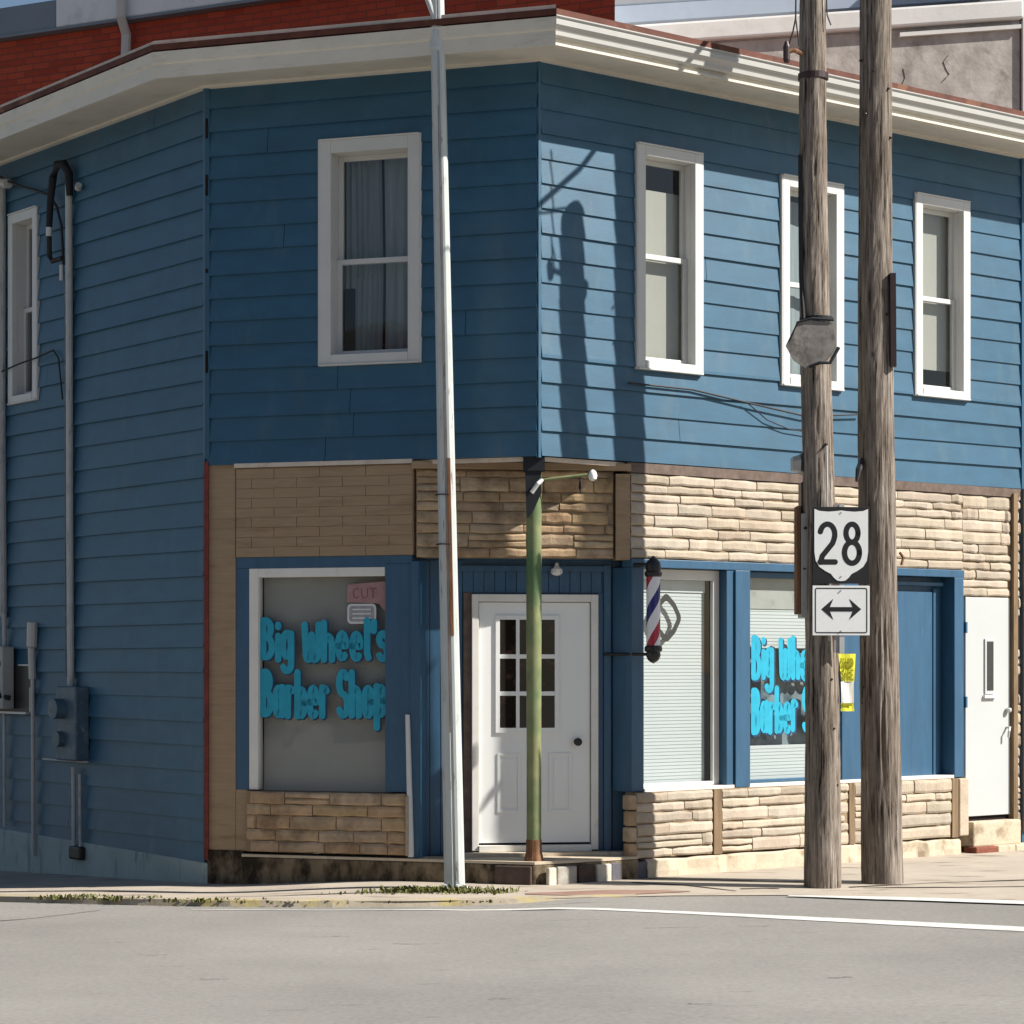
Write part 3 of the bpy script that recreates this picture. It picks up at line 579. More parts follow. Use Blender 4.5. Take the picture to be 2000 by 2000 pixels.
# fascia band over the R shopfront, door top and end column
stone_panel(RW, .945, 4.985, 2.575, 3.262, .0, seed=3)
stone_panel(RW, 4.985, 5.66, 2.335, 3.262, .0, seed=4)
stone_panel(RW, 5.722, 5.80, .15, 3.29, .0, seed=5, ln=(.08, .12))
part('trim_strip', 'oldtrim', shop, RW, 5.662, 5.720, -.02, .045, .15, 3.30)
part('trim_strip', 'oldtrim', shop, RW, 5.802, 5.86, -.02, .05, .15, 3.35)
part('beam_board', 'brownwood', shop, RW, .90, 5.86, -.05, .022, 3.266, 3.345)
# chamfer lintel
lint = stone_panel(DW, .02, 1.615, 2.57, 3.27, .0, 'stonedirty', seed=8, ln=(.22, .55))
part('lintel_trim', 'tan', shop, DW, 1.63, 1.745, -.12, .035, 2.56, 3.25)
part('lintel_cap', 'tan', shop, DW, -.02, 1.75, -.10, .06, 3.275, 3.33)
part('overhang_trim', 'roofpale', shop, FW, .06, 1.05, -.05, -.012, ZS - .045, ZS - .012)
part('overhang_trim', 'roofpale', shop, RW, .06, .92, -.05, -.012, ZS - .045, ZS - .012)
MB().poly([FW(0, -.01, ZS - .012), FW(1.2, -.01, ZS - .012), DW(0, -.3, ZS - .012), DW(DL, -.3, ZS - .012), RW(1.1, -.01, ZS - .012)]).build('overhang_ceiling', 'brownwood', shop)
# F ground floor: pillar, panel, shop window, sill wall
part('pillar', 'tan', shop, FW, 2.598, KU - .004, -.15, .012, .20, 3.35, bevel=.006)
part('pillar_base', 'mossy', shop, FW, 2.52, KU + .0, -.15, .03, -.12, .20, bevel=.01)
part('pillar', 'tan', shop, FW, 2.492, 2.597, -.14, .010, .20, .70, bevel=.006)
spn = part('sign_panel', 'tan', shop, FW, 1.052, 2.592, -.12, .008, 2.59, 3.315)
rnd_ = random.Random(41); zr = 2.592; row = 0
while zr < 3.30:
    hr = min(.0795, 3.313 - zr); u = 1.054 - (.2 if row % 2 else .0)
    while u < 2.59:
        a, b = max(u, 1.054), min(u + .398, 2.59); u += .40
        if b - a > .03: part('brick', 'tan', spn, FW, a, b - .0022, .0085, .019 + rnd_.uniform(-.0015, .0015), zr, zr + hr - .0025)
    zr += hr; row += 1

part('panel_cap', 'roofpale', shop, FW, 1.05, 2.60, -.10, .035, 3.318, 3.352)
stone_panel(FW, 1.10, 2.486, .20, .69, .035, 'stonedirty', seed=11, ln=(.22, .5))
part('sill_end', 'stone', shop, FW, 1.070, 1.098, -.12, .065, .20, .675, bevel=.008)
# step and foundations
MB().hexa([LW(-.03, -.05, -.5), LW(LEND, -.05, -.8), LW(LEND, .035, -.8), LW(-.03, .035, -.5), LW(-.03, -.05, .095), LW(LEND, -.05, .26), LW(LEND, .035, .26), LW(-.03, .035, .095)]).build('foundation', 'foundation', shop, bevel=.01)
st = MB()
pl = [FW(2.52, .06, 0), FW(.30, .06, 0), FW(.02, .05, 0), RW(.25, .06, 0), RW(.95, .10, 0), D2(1.8, .03, 0), D2(-.05, .03, 0), FW(2.52, -.2, 0)]
st.rings([[p + Vector((0, 0, z)) for p in pl] for z in (-.3, .155)])
step = st.build('step', 'mossy', shop, bevel=.012)
st = MB(); st.rings([[p + Vector((0, 0, z)) for p in pl] for z in (.157, .178)]); st.build('step_top', 'creamconc', step)
MB().rings([[D2(1.56 + d * .5, n, z) for d, n in ((-2.6, .05), (.6, .05), (.6, .20), (-2.6, .20))] for z in (.179, .205)]).build('step_top', 'creamconc', step)
for (u0, u1, m) in ((-.34, -.04, 'brickdark'),): MB().box(FW, -u1, -u0, .055, .085, -.01, .145).build('brick', m, step, bevel=.008)
for (u0, u1, m) in ((.02, .10, 'brickwhite'), (.11, .31, 'brickgrey'), (.33, .50, 'brickdark'), (.51, .66, 'brickwhite'), (.67, .90, 'brickslate'), (.91, 1.06, 'brickslate')):
    MB().box(RW, u0, u1, .055, .10 + random.uniform(-.01, .01), -.02, .14 + random.uniform(-.008, .006)).build('brick', m, step, bevel=.012)
fb = MB(); n_ = 34; rr_ = []
for i in range(n_ + 1):
    a = 1.05 + (4.86 - 1.05) * i / n_; t0 = random.uniform(.075, .105); zt = .143 + random.uniform(-.010, .008)
    rr_.append([RW(a, -.1, -.2), RW(a, t0 + random.uniform(.0, .05), -.2), RW(a, t0 + random.uniform(-.01, .02), .05), RW(a, t0, zt - .015), RW(a, t0 - .02, zt), RW(a, -.1, .145)])
fb.rings(rr_).build('foundation', 'creamconc', shop)
# R sill wall in three bays with brown uprights
for (a, b, sd_) in ((.955, 1.80, 21), (1.905, 3.42, 22), (3.50, 4.765, 23)): stone_panel(RW, a, b, .155, .685, .06, seed=sd_)
for (a, b) in ((1.81, 1.90), (3.425, 3.495), (4.77, 4.85)): part('upright', 'oldtrim', shop, RW, a, b, -.05, .075, .15, .685)
part('sill_end', 'stone', shop, RW, 4.86, 4.985, -.1, .085, .16, .68, bevel=.012)
for k in range(4):
    MB().rings([[RW(.945 - .0 - dx, nn, z) for dx, nn in ((-.005, -.04), (.045 + .01 * (k % 2), -.03), (.055, .05), (-.005, .085))] for z in (.16 + k * .13, .16 + k * .13 + .118)]).build('stone', 'stonedirty', bpy.data.objects['stone_panel'] if False else shop, bevel=.012)

# ---- R shopfront woodwork
def shopfront():
    h = MB()
    h.box(RW, .95, 5.0, -.10, .018, 2.505, 2.572)             # header
    f = h.build('shopfront_header', 'blueshop', shop, bevel=.004)
    for (a, b, n) in ((.952, 1.085, .015), (2.015, 2.10, .01), (2.10, 2.27, .03), (3.40, 3.70, .012), (4.86, 4.985, .022)):
        part('shopfront_post', 'blueshop', shop, RW, a, b, -.22, n, .69, 2.503, bevel=.004)
    part('shopfront_sill', 'white', shop, RW, 1.086, 4.855, -.14, .02, .686, .712)
    part('shop_back_wall', 'dark', shop, RW, .95, 5.0, -.62, -.60, .2, 3.2)
shopfront()
def slats(W, parent, u0, u1, z0, z1, n, pitch=.0285):
    mb = MB(); z = z0
    while z < z1:
        mb.hexa([W(u0, n, z), W(u1, n, z), W(u1, n + .013, z - .004), W(u0, n + .013, z - .004), W(u0, n + .002, z + .0245), W(u1, n + .002, z + .0245), W(u1, n + .010, z + .0215), W(u0, n + .010, z + .0215)]); z += pitch
    o = mb.build('blind_slats', 'slat', parent); o['kind'] = 'stuff'; return o
def displaywin(W, u0, u1, z0, z1, fr, n=-.06, m='white'):
    w = MB(); t = fr
    w.box(W, u0, u0 + t[0], n - .04, n, z0, z1); w.box(W, u1 - t[1], u1, n - .04, n, z0, z1); w.box(W, u0 + t[0], u1 - t[1], n - .04, n, z1 - t[2], z1); w.box(W, u0 + t[0], u1 - t[1], n - .04, n, z0, z0 + t[3])
    o = w.build('shop_window', m, shop, bevel=.004)
    MB().box(W, u0 + t[0], u1 - t[1], n - .028, n - .022, z0 + t[3], z1 - t[2]).build('pane', 'glass', o)
    return o, (u0 + t[0], u1 - t[1], z0 + t[3], z1 - t[2])
wa, ia = displaywin(RW, 1.09, 2.012, .715, 2.50, (.035, .07, .085, .03), -.075)
slats(RW, wa, ia[0], ia[1] - .03, ia[2], ia[3] - .10, -.165)
part('valance', 'ring', wa, RW, ia[0], ia[1] - .03, -.17, -.145, ia[3] - .10, ia[3])
wb, ib = displaywin(RW, 2.275, 3.398, .715, 2.50, (.02, .02, .05, .03), -.055, 'blueshop')
slats(RW, wb, ib[0], ib[1], ib[2], 1.02, -.145); slats(RW, wb, ib[0], ib[1], 1.86, 2.19, -.145)
part('valance', 'box', wb, RW, ib[0], ib[1], -.15, -.125, 2.19, ib[3])
part('inner_screen', 'screen', wb, RW, ib[0], ib[1], -.19, -.17, 1.0, 1.88)
# lettering on the glass
def paint(parent, W, u, sx, n, lines, st, navy=(.018, -.012)):
    mb = MB(); sh = MB()
    for (txt, du, z, wd, hh) in lines:
        rs = random.getstate()
        letters(sh, W, txt, u + sx * (du + navy[0]), z + navy[1], wd, hh, st * 1.12, n, sx, .012); random.setstate(rs)
        letters(mb, W, txt, u + sx * du, z, wd, hh, st, n + .003, sx, .012)
    sh.build('lettering', 'navy', parent); mb.build('lettering', 'cyan', parent)
def ornament(parent, W, uc, zc, ru, rz, n):
    def outline(k):
        pts = []
        for i in range(48):
            a = 2 * math.pi * i / 48; r = k * (1 + .07 * math.cos(4 * a) + .025 * math.cos(8 * a))
            pts.append((uc + ru * r * math.cos(a), zc + rz * r * math.sin(a)))
        return pts
    A, B = outline(1.), outline(.70)
    mb = MB()
    for i in range(48):
        j = (i + 1) % 48; mb.poly([W(A[i][0], n, A[i][1]), W(A[j][0], n, A[j][1]), W(B[j][0], n, B[j][1]), W(B[i][0], n, B[i][1])])
    mb.build('window_decal', 'decalgrey', parent)
ornament(wa, RW, 1.43, 2.10, .150, .180, -.095)
paint(wb, RW, 2.395, 1, -.074, [("Big Wheel's", 0, 1.60, 1.0, .36), ('Barber Shop', 0, 1.14, 1.0, .38)], .054, (.016, -.012))
# third bay: boarded with blue panels
pnl = part('boarded_panel', 'blueshop', shop, RW, 3.70, 4.86, -.16, -.14, .69, 2.503)
part('panel_head', 'blueshop', pnl, RW, 3.70, 4.80, -.1395, -.06, 2.425, 2.455)
for (a, b) in ((3.70, 4.14), (4.165, 4.70)): part('panel_board', 'blueshop', pnl, RW, a, b, -.1395, -.105, .70, 2.37)
part('panel_board', 'blueshop', pnl, RW, 4.142, 4.163, -.1395, -.1055, 1.35, 2.0)
part('panel_board', 'blueshop', pnl, RW, 4.725, 4.80, -.1395, -.11, .70, 2.40)
# white street door
dr = part('door', 'streetdoor', shop, RW, 5.03, 5.655, -.05, .006, .325, 2.33, bevel=.004)
MB().box(RW, 5.285, 5.42, .0065, .02, 1.44, 1.95).build('window_frame', 'streetdoor', dr, bevel=.004)
MB().box(RW, 5.312, 5.398, .0205, .024, 1.475, 1.925).build('pane', 'decalgrey', dr)
MB().box(RW, 5.27, 5.435, .0065, .035, 1.405, 1.432).build('window_sill', 'doorwhite', dr)
MB().lathe(RW(5.605, .03, 1.27), [(.02, 0), (.028, .01), (.028, .03), (.02, .04)], 10).build('lock', 'alu', dr)
MB().tube([RW(5.60, .01, 1.13), RW(5.60, .05, 1.13), RW(5.575, .06, 1.10), RW(5.57, .055, 1.04)], .011, 8).build('handle', 'alu', dr)
for z in (2.0, 1.32): part('hinge', 'blueshop', dr, RW, 5.008, 5.029, .0, .03, z, z + .1)
part('door_gap', 'dark', dr, RW, 5.0, 5.66, -.06, -.02, .28, .324)
part('door_step', 'creamconc', shop, RW, 5.03, 5.70, -.1, .10, .05, .28, bevel=.015)
for (a, b, m) in ((5.0, 5.30, 'brickred'), (5.305, 5.55, 'creamconc'), (5.555, 5.90, 'creamconc')): part('brick', m, step, RW, a, b, .0, .16, -.12, .055, bevel=.012)

# ---- F shop window
ww = MB()
part('shopfront_head', 'blueshop', shop, FW, 1.06, 2.592, -.10, .005, 2.50, 2.588)
part('shopfront_post', 'blueshop', shop, FW, 2.482, 2.594, -.14, .004, .70, 2.498)
part('shopfront_post', 'blueshop', shop, FW, 1.052, 1.288, -.14, .012, .70, 2.52, bevel=.004)
part('shopfront_post', 'blueshop', shop, FW, 1.0, 1.066, -.14, .022, .18, 2.54, bevel=.004)
wc = MB(); wc.box(FW, 2.40, 2.48, -.09, .005, .70, 2.498); wc.box(FW, 1.292, 2.40, -.09, .005, 2.425, 2.498)
wf = wc.build('shop_window', 'white', shop, bevel=.005)
MB().box(FW, 1.289, 2.40, -.05, -.044, .69, 2.425).build('pane', 'glass', wf)
part('blind', 'blindgrey', wf, FW, 1.289, 2.40, -.13, -.115, .69, 2.425)
paint(wf, FW, 2.385, -1, -.040, [("Big Wheel's", 0, 1.76, 1.13, .32), ('Barber Shop', 0, 1.30, 1.10, .37)], .057, (.012, -.006))
def rrect(u0, u1, z0, z1, r, k=5):
    out = []
    for (cx, cz, a) in ((u1 - r, z1 - r, 0), (u0 + r, z1 - r, 90), (u0 + r, z0 + r, 180), (u1 - r, z0 + r, 270)):
        out += [(cx + r * math.cos(R_(a + 90 * i / k)), cz + r * math.sin(R_(a + 90 * i / k))) for i in range(k + 1)]
    return out
MB().poly([FW(u, -.041, z) for u, z in ((1.30, 2.385), (1.63, 2.36), (1.64, 2.22), (1.36, 2.205), (1.30, 2.13))]).build('sticker', 'pink', wf)
mb = MB(); letters(mb, FW, 'CUT', 1.59, 2.25, .22, .08, .010, -.0395, -1); mb.build('lettering', 'maroon', wf)
MB().poly([FW(u, -.0405, z) for u, z in rrect(1.385, 1.635, 2.045, 2.205, .035)]).build('sticker', 'ring', wf)
MB().poly([FW(u, -.0395, z) for u, z in rrect(1.402, 1.618, 2.062, 2.188, .025)]).build('sticker', 'stickergrey', wf)
mb = MB()
for z in (2.16, 2.125, 2.09): mb.box(FW, 1.43, 1.59, -.0395, -.0385, z - .006, z + .006)
mb.build('sticker_line', 'ring', wf)
MB().hexa([FW(1.075, .02, .19), FW(1.035, .02, .19), FW(1.035, .055, .19), FW(1.075, .055, .19), FW(1.100, .02, 1.32), FW(1.072, .02, 1.32), FW(1.072, .05, 1.32), FW(1.100, .05, 1.32)]).build('corner_bead', 'ring', shop)

# ---- recessed entrance
part('entrance_wall', 'blueshop', shop, D2, -.05, 1.80, -.05, -.018, .17, 2.62)
part('entrance_ceiling', 'blueshop', shop, DW, .0, 1.75, -.225, -.122, 2.565, 2.60)
ew = bpy.data.objects['entrance_wall']; u = -.02
while u < 1.78:
    w_ = .088; a, b = u, min(u + w_, 1.79)
    if b < .42 or a > 1.575: part('plank', 'blueshop', ew, D2, a, b - .005, -.0175, random.uniform(.002, .007), .185, 2.555)
    else: part('plank', 'blueshop', ew, D2, max(a, .421), min(b - .005, 1.574), -.0175, random.uniform(.002, .007), 2.30, 2.50)
    u += w_
part('head_rail', 'blueshop', ew, D2, .30, 1.58, .0075, .03, 2.47, 2.515)
part('upright', 'blueshop', ew, D2, 1.575, 1.63, .0075, .035, .19, 2.52)
part('upright', 'brownwood', ew, D2, .425, .488, -.0175, .015, .19, 2.298)
part('upright', 'blueshop', ew, D2, 1.528, 1.573, -.0175, .012, .19, 2.298)
dj = MB()
dj.box(D2, .490, .545, -.0175, .045, .215, 2.285); dj.box(D2, 1.468, 1.526, -.0175, .045, .215, 2.285); dj.box(D2, .545, 1.468, -.0175, .045, 2.225, 2.285); dj.box(D2, .545, 1.468, -.0175, .06, .205, .258)
frm = dj.build('door_frame', 'white', shop, bevel=.004)
door = part('door', 'doorwhite', shop, D2, .552, 1.462, -.0165, .012, .275, 2.220, bevel=.003)
gr = MB()
U0, U1, Z0, Z1 = .685, 1.205, 1.165, 2.115
gr.box(D2, U0, U0 + .035, .0125, .026, Z0, Z1); gr.box(D2, U1 - .035, U1, .0125, .026, Z0, Z1); gr.box(D2, U0 + .035, U1 - .035, .0125, .026, Z1 - .035, Z1); gr.box(D2, U0 + .035, U1 - .035, .0125, .026, Z0, Z0 + .04)
cu = [.720, .853, .882, 1.008, 1.037, 1.170]; cz = [1.205, 1.465, 1.500, 1.765, 1.800, 2.080]
for a, b in ((cu[1], cu[2]), (cu[3], cu[4])): gr.box(D2, a, b, .0125, .023, cz[0], cz[5])
for a, b in ((cz[1], cz[2]), (cz[3], cz[4])):
    for c, d in ((cu[0], cu[1]), (cu[2], cu[3]), (cu[4], cu[5])): gr.box(D2, c, d, .0125, .0225, a, b)
gr.build('window_grille', 'doorwhite', door, bevel=.002)
def panemat():
    m = mat('dark_door_pane', (.010, .006, .006), .08, .5, .3, 2, dark=(.12, .06, .045), dark_scale=9, dark_amt=.5, dark_lo=.55, dark_hi=.7); return m
M['pane'] = panemat()
for i in range(3):
    for j in range(3): part('pane', 'pane', door, D2, cu[2 * i], cu[2 * i + 1], .0122, .0165, cz[2 * j], cz[2 * j + 1])
for (a, b) in ((.70, .89), (1.12, 1.31)):
    pm = MB(); z0, z1 = .52, 1.0; t = .022
    pm.box(D2, a, a + t, .0122, .021, z0, z1); pm.box(D2, b - t, b, .0122, .021, z0, z1); pm.box(D2, a + t, b - t, .0122, .021, z1 - t, z1); pm.box(D2, a + t, b - t, .0122, .021, z0, z0 + t)
    pm.box(D2, a + t + .02, b - t - .02, .0122, .0165, z0 + t + .02, z1 - t - .02)
    pm.build('door_panel', 'doorwhite', door, bevel=.004)
kn = D2(1.355, .012, 1.09)
MB().tube([kn, kn + D2.n * .02, kn + D2.n * .03, kn + D2.n * .055, kn + D2.n * .068], [.028, .016, .02, .033, .018], 14).build('knob', 'decalgrey', door, smooth=True)
part('door_gap', 'dark', door, D2, .552, 1.462, -.0165, .006, .2585, .2745)
part('threshold', 'dark', shop, D2, .42, 1.80, -.0175, .03, .17, .203)
MB().lathe(D2(1.18, .06, 2.46), [(.012, .08), (.02, .05), (.045, .03), (.05, .0), (.03, -.02), (.0, -.025)], 12).build('entrance_lamp', 'signwhite', shop, smooth=True)

# green corner post
cpx, cpy = .172, 18.895
pm = MB(); pm.lathe((cpx, cpy, 0), [(.058, .178), (.058, 1.2), (.060, 2.2), (.060, 3.02), (.058, 3.34)], 14)
post = pm.build('corner_post', 'green', shop, smooth=True)
MB().lathe((cpx, cpy, 0), [(.075, .178), (.075, .20), (.062, .25), (.0615, .34), (.06, .345)], 14).build('post_base', 'rust', post)
br = MB(); br.box(Frame((cpx, cpy, 0)), -.085, .085, -.07, .075, 3.235, 3.342)
br.rings([[(cpx + a, cpy - .066, z) for a, z in ((-.07, 3.235), (.055, 3.235), (.058, 3.06), (.0, 2.93), (-.058, 2.86))], [(cpx + a, cpy - .045, z) for a, z in ((-.07, 3.235), (.055, 3.235), (.058, 3.06), (.0, 2.93), (-.058, 2.86))]])
br.build('post_bracket', 'blackrub', post)
# floodlight on an arm
fl = thing('floodlight', 'small pale floodlight on a thin arm from the green corner post', 'light', (cpx + .06, cpy - .07, 3.13))
MB().tube([(cpx + .05, cpy - .06, 3.16), (cpx + .2, cpy - .06, 3.18), (cpx + .42, cpy - .05, 3.205)], .012, 8).build('arm', 'green', fl)
MB().lathe((cpx + .46, cpy - .05, 3.17), [(.006, .075), (.026, .06), (.036, .03), (.03, 0), (.01, -.015)], 12).build('bulb', 'signwhite', fl, smooth=True)
MB().tube([(cpx + .36, cpy - .05, 3.19), (cpx + .36, cpy - .05, 3.10), (cpx + .37, cpy - .06, 3.05)], [.006, .012, .004], 6).build('pull_cord', 'blackrub', fl)
MB().tube([(cpx - .02, cpy - .10, 3.06), (cpx + .03, cpy - .10, 3.13), (cpx + .06, cpy - .06, 3.16)], .018, 8).build('clamp', 'alu', fl)

# barber pole
bpz = RW(1.02, .20, 0)
bp = thing('barber_pole', 'red white and blue striped barber pole with black caps beside the entrance', 'barber pole', (bpz.x, bpz.y, 1.85))
B0 = (bpz.x, bpz.y, 0)
MB().lathe(B0, [(.056, 1.86), (.056, 2.43)], 24).build('striped_cylinder', 'stripes', bp, smooth=True)
MB().lathe(B0, [(.058, 2.42), (.068, 2.43), (.070, 2.455), (.058, 2.465), (.062, 2.50), (.055, 2.54), (.03, 2.565), (.012, 2.585), (.0, 2.59)], 20).build('top_cap', 'black', bp, smooth=True)
MB().lathe(B0, [(.058, 1.87), (.070, 1.86), (.072, 1.83), (.055, 1.815), (.060, 1.79), (.045, 1.755), (.02, 1.735), (.0, 1.725)], 20).build('bottom_cap', 'black', bp, smooth=True)
a_ = RW(.98, .0, 2.52); b_ = RW(1.02, 0, 1.80)
MB().tube([a_, Vector((bpz.x, bpz.y, 2.52))], .016, 8).tube([RW(1.2, .0, 2.52), Vector((bpz.x, bpz.y, 2.52))], .016, 8).build('wall_bracket', 'black', bp)
MB().tube([D2(1.575, .03, 1.80), Vector((bpz.x, bpz.y, 1.80))], .013, 8).build('wall_bracket', 'black', bp)

# ------------------------------------------------------------------ neighbours behind
BW = Wall((-4.3, 27.2), (-.894, .447))
bb = thing('brick_building', 'red brick building with grey cornice rising behind the shop roof', 'building', BW(0, -3, -.5))
def bprism(name, m, u0, u1, n0, z0, z1, bevel=0):
    a, b = BW(u0, n0, 0), BW(u1, n0, 0); q = Vector((.03, .999, 0)) * 7
    return MB().rings([[p + Vector((0, 0, z)) for p in (a, b, b + q, a + q)] for z in (z0, z1)]).build(name, m, bb, bevel=bevel)
bprism('wall', 'brick', -5.98, 14, 0, -.6, 8.98)
bprism('cornice', 'corn', -5.98, .965, .12, 8.99, 10.6, .02)
bprism('cornice', 'corndark', .97, 14, .10, 8.98, 9.32, .02)
part('cornice_moulding', 'corndark', bb, BW, -5.98, 14, .0, .135, 8.955, 8.985)
ds = MB(); ds.tube([BW(-.0, .20, 10.6), BW(-.0, .20, 8.97), BW(-.0, .10, 8.80), BW(.02, .10, 8.30), BW(-.12, .18, 8.20), BW(-.4, .22, 8.16)], .055, 10)
ds.build('downspout', 'gutter', bb)
MB().rings([[BW(u, n, z) for u, z in ((-.55, 7.3), (.55, 7.3), (.42, 8.15), (.22, 8.45), (-.15, 8.42), (-.45, 8.2))] for n in (.0, .02)]).build('mortar_patch', 'stucco', bb)
part('wall_flashing', 'roofpale', bb, BW, -5.98, -.35, .0, .05, 7.95, 8.12)
SW = Wall((1.0, 29.5), (.985, .17))
sb = thing('stucco_building', 'grey cracked stucco building with white coping behind the right roof', 'building', SW(3, -3, -.5))
ZC = lambda u: 9.58 + (u - .84) * .11          # the parapet climbs to the right
def slab(name, m, u0, u1, n0, n1, lo, hi, bevel=0):
    return MB().hexa([SW(u, n, (ZC(u) + lo) if lo > -5 else -.6) for u, n in ((u0, n0), (u1, n0), (u1, n1), (u0, n1))] + [SW(u, n, ZC(u) + hi) for u, n in ((u0, n0), (u1, n0), (u1, n1), (u0, n1))]).build(name, m, sb, bevel=bevel)
slab('wall', 'stucco', .3, 5.50, -8, 0, -9, -.25)
slab('coping', 'coping', .2, 5.52, -8.05, .10, -.245, .0, .03)
slab('coping_moulding', 'coping', 3.9, 5.50, .0, .06, -.36, -.31)
part('side_pier', 'coping', sb, SW, 5.525, 9, -8, .05, -.6, 12)
slab('roof_flashing', 'flash', -1.4, 5.52, -1.6, -1.4, .40, .62)
slab('roof_flashing', 'corndark', -1.4, 5.52, -1.62, -1.42, .63, .65)
slab('roof_deck', 'flash', -1.4, 5.52, -8, -.0, -.27, -.26)
part('upper_wall', 'lavender', sb, SW, -2.5, 5.5, -9, -2.2, -.6, 14)
for (a, b) in ((.22, .50), (1.5, 1.56)): MB().box(SW, a, b, -2.2, -2.1, 9.9, 10.06).build('wall_bracket', 'box', sb)
for k in range(7):
    uu, zz = random.uniform(3.9, 5.3), random.uniform(8.2, 9.5); pts = [SW(uu, .002, zz)]
    for _ in range(5): uu += random.uniform(-.10, .08); zz -= random.uniform(.03, .12); pts.append(SW(uu, .002, zz))
    MB().tube(pts, .005, 4).build('crack', 'crack', sb)

# unseen stores added behind the viewer to darken shaded walls and fill window reflections
for (x0, x1, yb, h, m, lab) in ((-34, -19, -12.5, 9.5, 'brick', 'unseen red brick store row added across the street, left end'), (-18.5, -6, -13.5, 8.0, 'stucco', 'unseen grey rendered store added between two brick ones'), (-5.5, 9, -12.5, 10.5, 'brick', 'unseen tall red brick store added with a pale cornice')):
    ob = thing('added_store', lab, 'building', ((x0 + x1) / 2, yb, 0)); OF = Frame((x0, yb, 0)); OF.n = Vector((0, 1, 0))
    part('wall', m, ob, OF, 0, x1 - x0, -9, 0, -.3, h); part('cornice', 'cream', ob, OF, -.1, x1 - x0 + .1, -.2, .35, h + .005, h + .5)
    part('shop_window', 'decalgrey', ob, OF, .8, x1 - x0 - .8, .005, .06, .6, 2.9); part('sign_band', 'roofpale', ob, OF, .4, x1 - x0 - .4, .005, .12, 3.1, 3.7)
    for k in range(4): u_ = (x1 - x0) * (k + .5) / 4; w_ = part('window', 'white', ob, OF, u_ - .65, u_ + .65, .005, .05, 4.8, 7.0); part('pane', 'decalgrey', w_, OF, u_ - .52, u_ + .52, .0505, .055, 4.95, 6.85)
# ------------------------------------------------------------------ utility poles
def woodpole(name, label, base, top, r0, r1, m, seed, cone=0):
    t = thing(name, label, 'utility pole', base, 'wooden utility poles on the corner')
    rnd = random.Random(seed); N, S_ = 150, 44; B, T = Vector(base), Vector(top)
    gro = [(rnd.uniform(0, 6.28), rnd.uniform(.02, .07), rnd.uniform(.004, .016), rnd.uniform(0, 1), rnd.uniform(.12, .6)) for _ in range(46)]
    ph = [rnd.uniform(0, 6.28) for _ in range(6)]; rings = []
    for i in range(N + 1):
        f = i / N; c = B.lerp(T, f) + Vector((.012 * math.sin(f * 7 + ph[0]), .012 * math.sin(f * 6 + ph[1]), 0)); r = r0 + (r1 - r0) * f ** .85
        if cone and f > 1 - cone: r *= max(.12, math.sqrt(max(0, 1 - ((f - 1 + cone) / cone) ** 2)))
        ring = []
        for k in range(S_):
            a = 2 * math.pi * k / S_
            rr_ = r * (1 + .018 * math.sin(2 * a + ph[2] + f * 3) + .012 * math.sin(5 * a + ph[3] + f * 9) + .010 * math.sin(f * 60 + 3 * a + ph[4]))
            for (ga, gw, gd, gf, gl) in gro:
                d = (a - ga - .25 * math.sin(f * 9 + ga) + math.pi) % (2 * math.pi) - math.pi
                if abs(d) < gw * 2.5 and abs(f - gf) < gl / 2: rr_ -= gd * math.exp(-(d / gw) ** 2) * math.cos((f - gf) / gl * math.pi)
            rr_ += rnd.uniform(-.0015, .0015)
            ring.append(c + Vector((math.cos(a) * rr_, math.sin(a) * rr_, 0)))
        rings.append(ring)
    MB().rings(rings).build('shaft', m, t, smooth=False)
    for q in range(10):
        f = rnd.uniform(.1, .75); a = rnd.uniform(math.pi * 1.1, math.pi * 1.9); r = r0 + (r1 - r0) * f ** .85; c = B.lerp(T, f)
        MB().tube([c + Vector((math.cos(a) * (r - .01), math.sin(a) * (r - .01), 0)), c + Vector((math.cos(a) * (r + .012), math.sin(a) * (r + .012), -.004))], [.012, .008], 6).build('nail', 'maroonmetal', t)
    return t
PA = Vector((2.408, 18.61, -.02)); TA = Vector((2.320, 18.61, 7.00)); PB = Vector((2.905, 18.95, -.02)); TB = Vector((2.833, 18.95, 10.2))
poleA = woodpole('utility_pole', 'thinner grey wooden utility pole carrying the route sign and control box', PA, TA, .148, .098, 'wood', 3, .022)
poleB = woodpole('utility_pole', 'thicker brown wooden utility pole with a dark conduit strip, rightmost pole', PB, TB, .163, .108, 'wood2', 9)
def pax(z): return PA.lerp(TA, (z + .02) / 7.02)
def pbx(z): return PB.lerp(TB, (z + .02) / 10.22)
c = pax(6.26); MB().lathe((c.x, c.y, 0), [(.110, 6.235), (.118, 6.24), (.118, 6.285), (.110, 6.29)], 24).build('band', 'maroonmetal', poleA)
c = pax(4.39); MB().lathe((c.x, c.y, 0), [(.126, 4.38), (.131, 4.382), (.131, 4.402), (.126, 4.404)], 24).build('band', 'blackrub', poleA)
MB().tube([pax(5.65) + Vector((-.112, -.05, 0)), pax(5.2) + Vector((-.118, -.06, 0)), pax(4.7) + Vector((-.12, -.06, 0)), pax(4.38) + Vector((-.11, -.09, 0))], .018, 8).build('cable', 'wire', poleA)
q = Frame((pax(4.2).x - .06, pax(4.2).y - .16, 0), R_(4))
pts = [(-.20, 4.16), (-.115, 4.335), (-.08, 4.36), (.16, 4.34), (.19, 4.15), (.12, 4.05), (-.05, 3.99), (-.14, 4.05)]
MB().rings([[q(u, n, z) for u, z in pts] for n in (0, .012)]).build('plate', 'platewood', poleA)
MB().tube([q(-.17, .014, 4.20), q(-.11, .016, 4.34), q(0, .018, 4.372), q(.17, .016, 4.36)], .010, 6).build('plate_edge', 'blackrub', poleA)
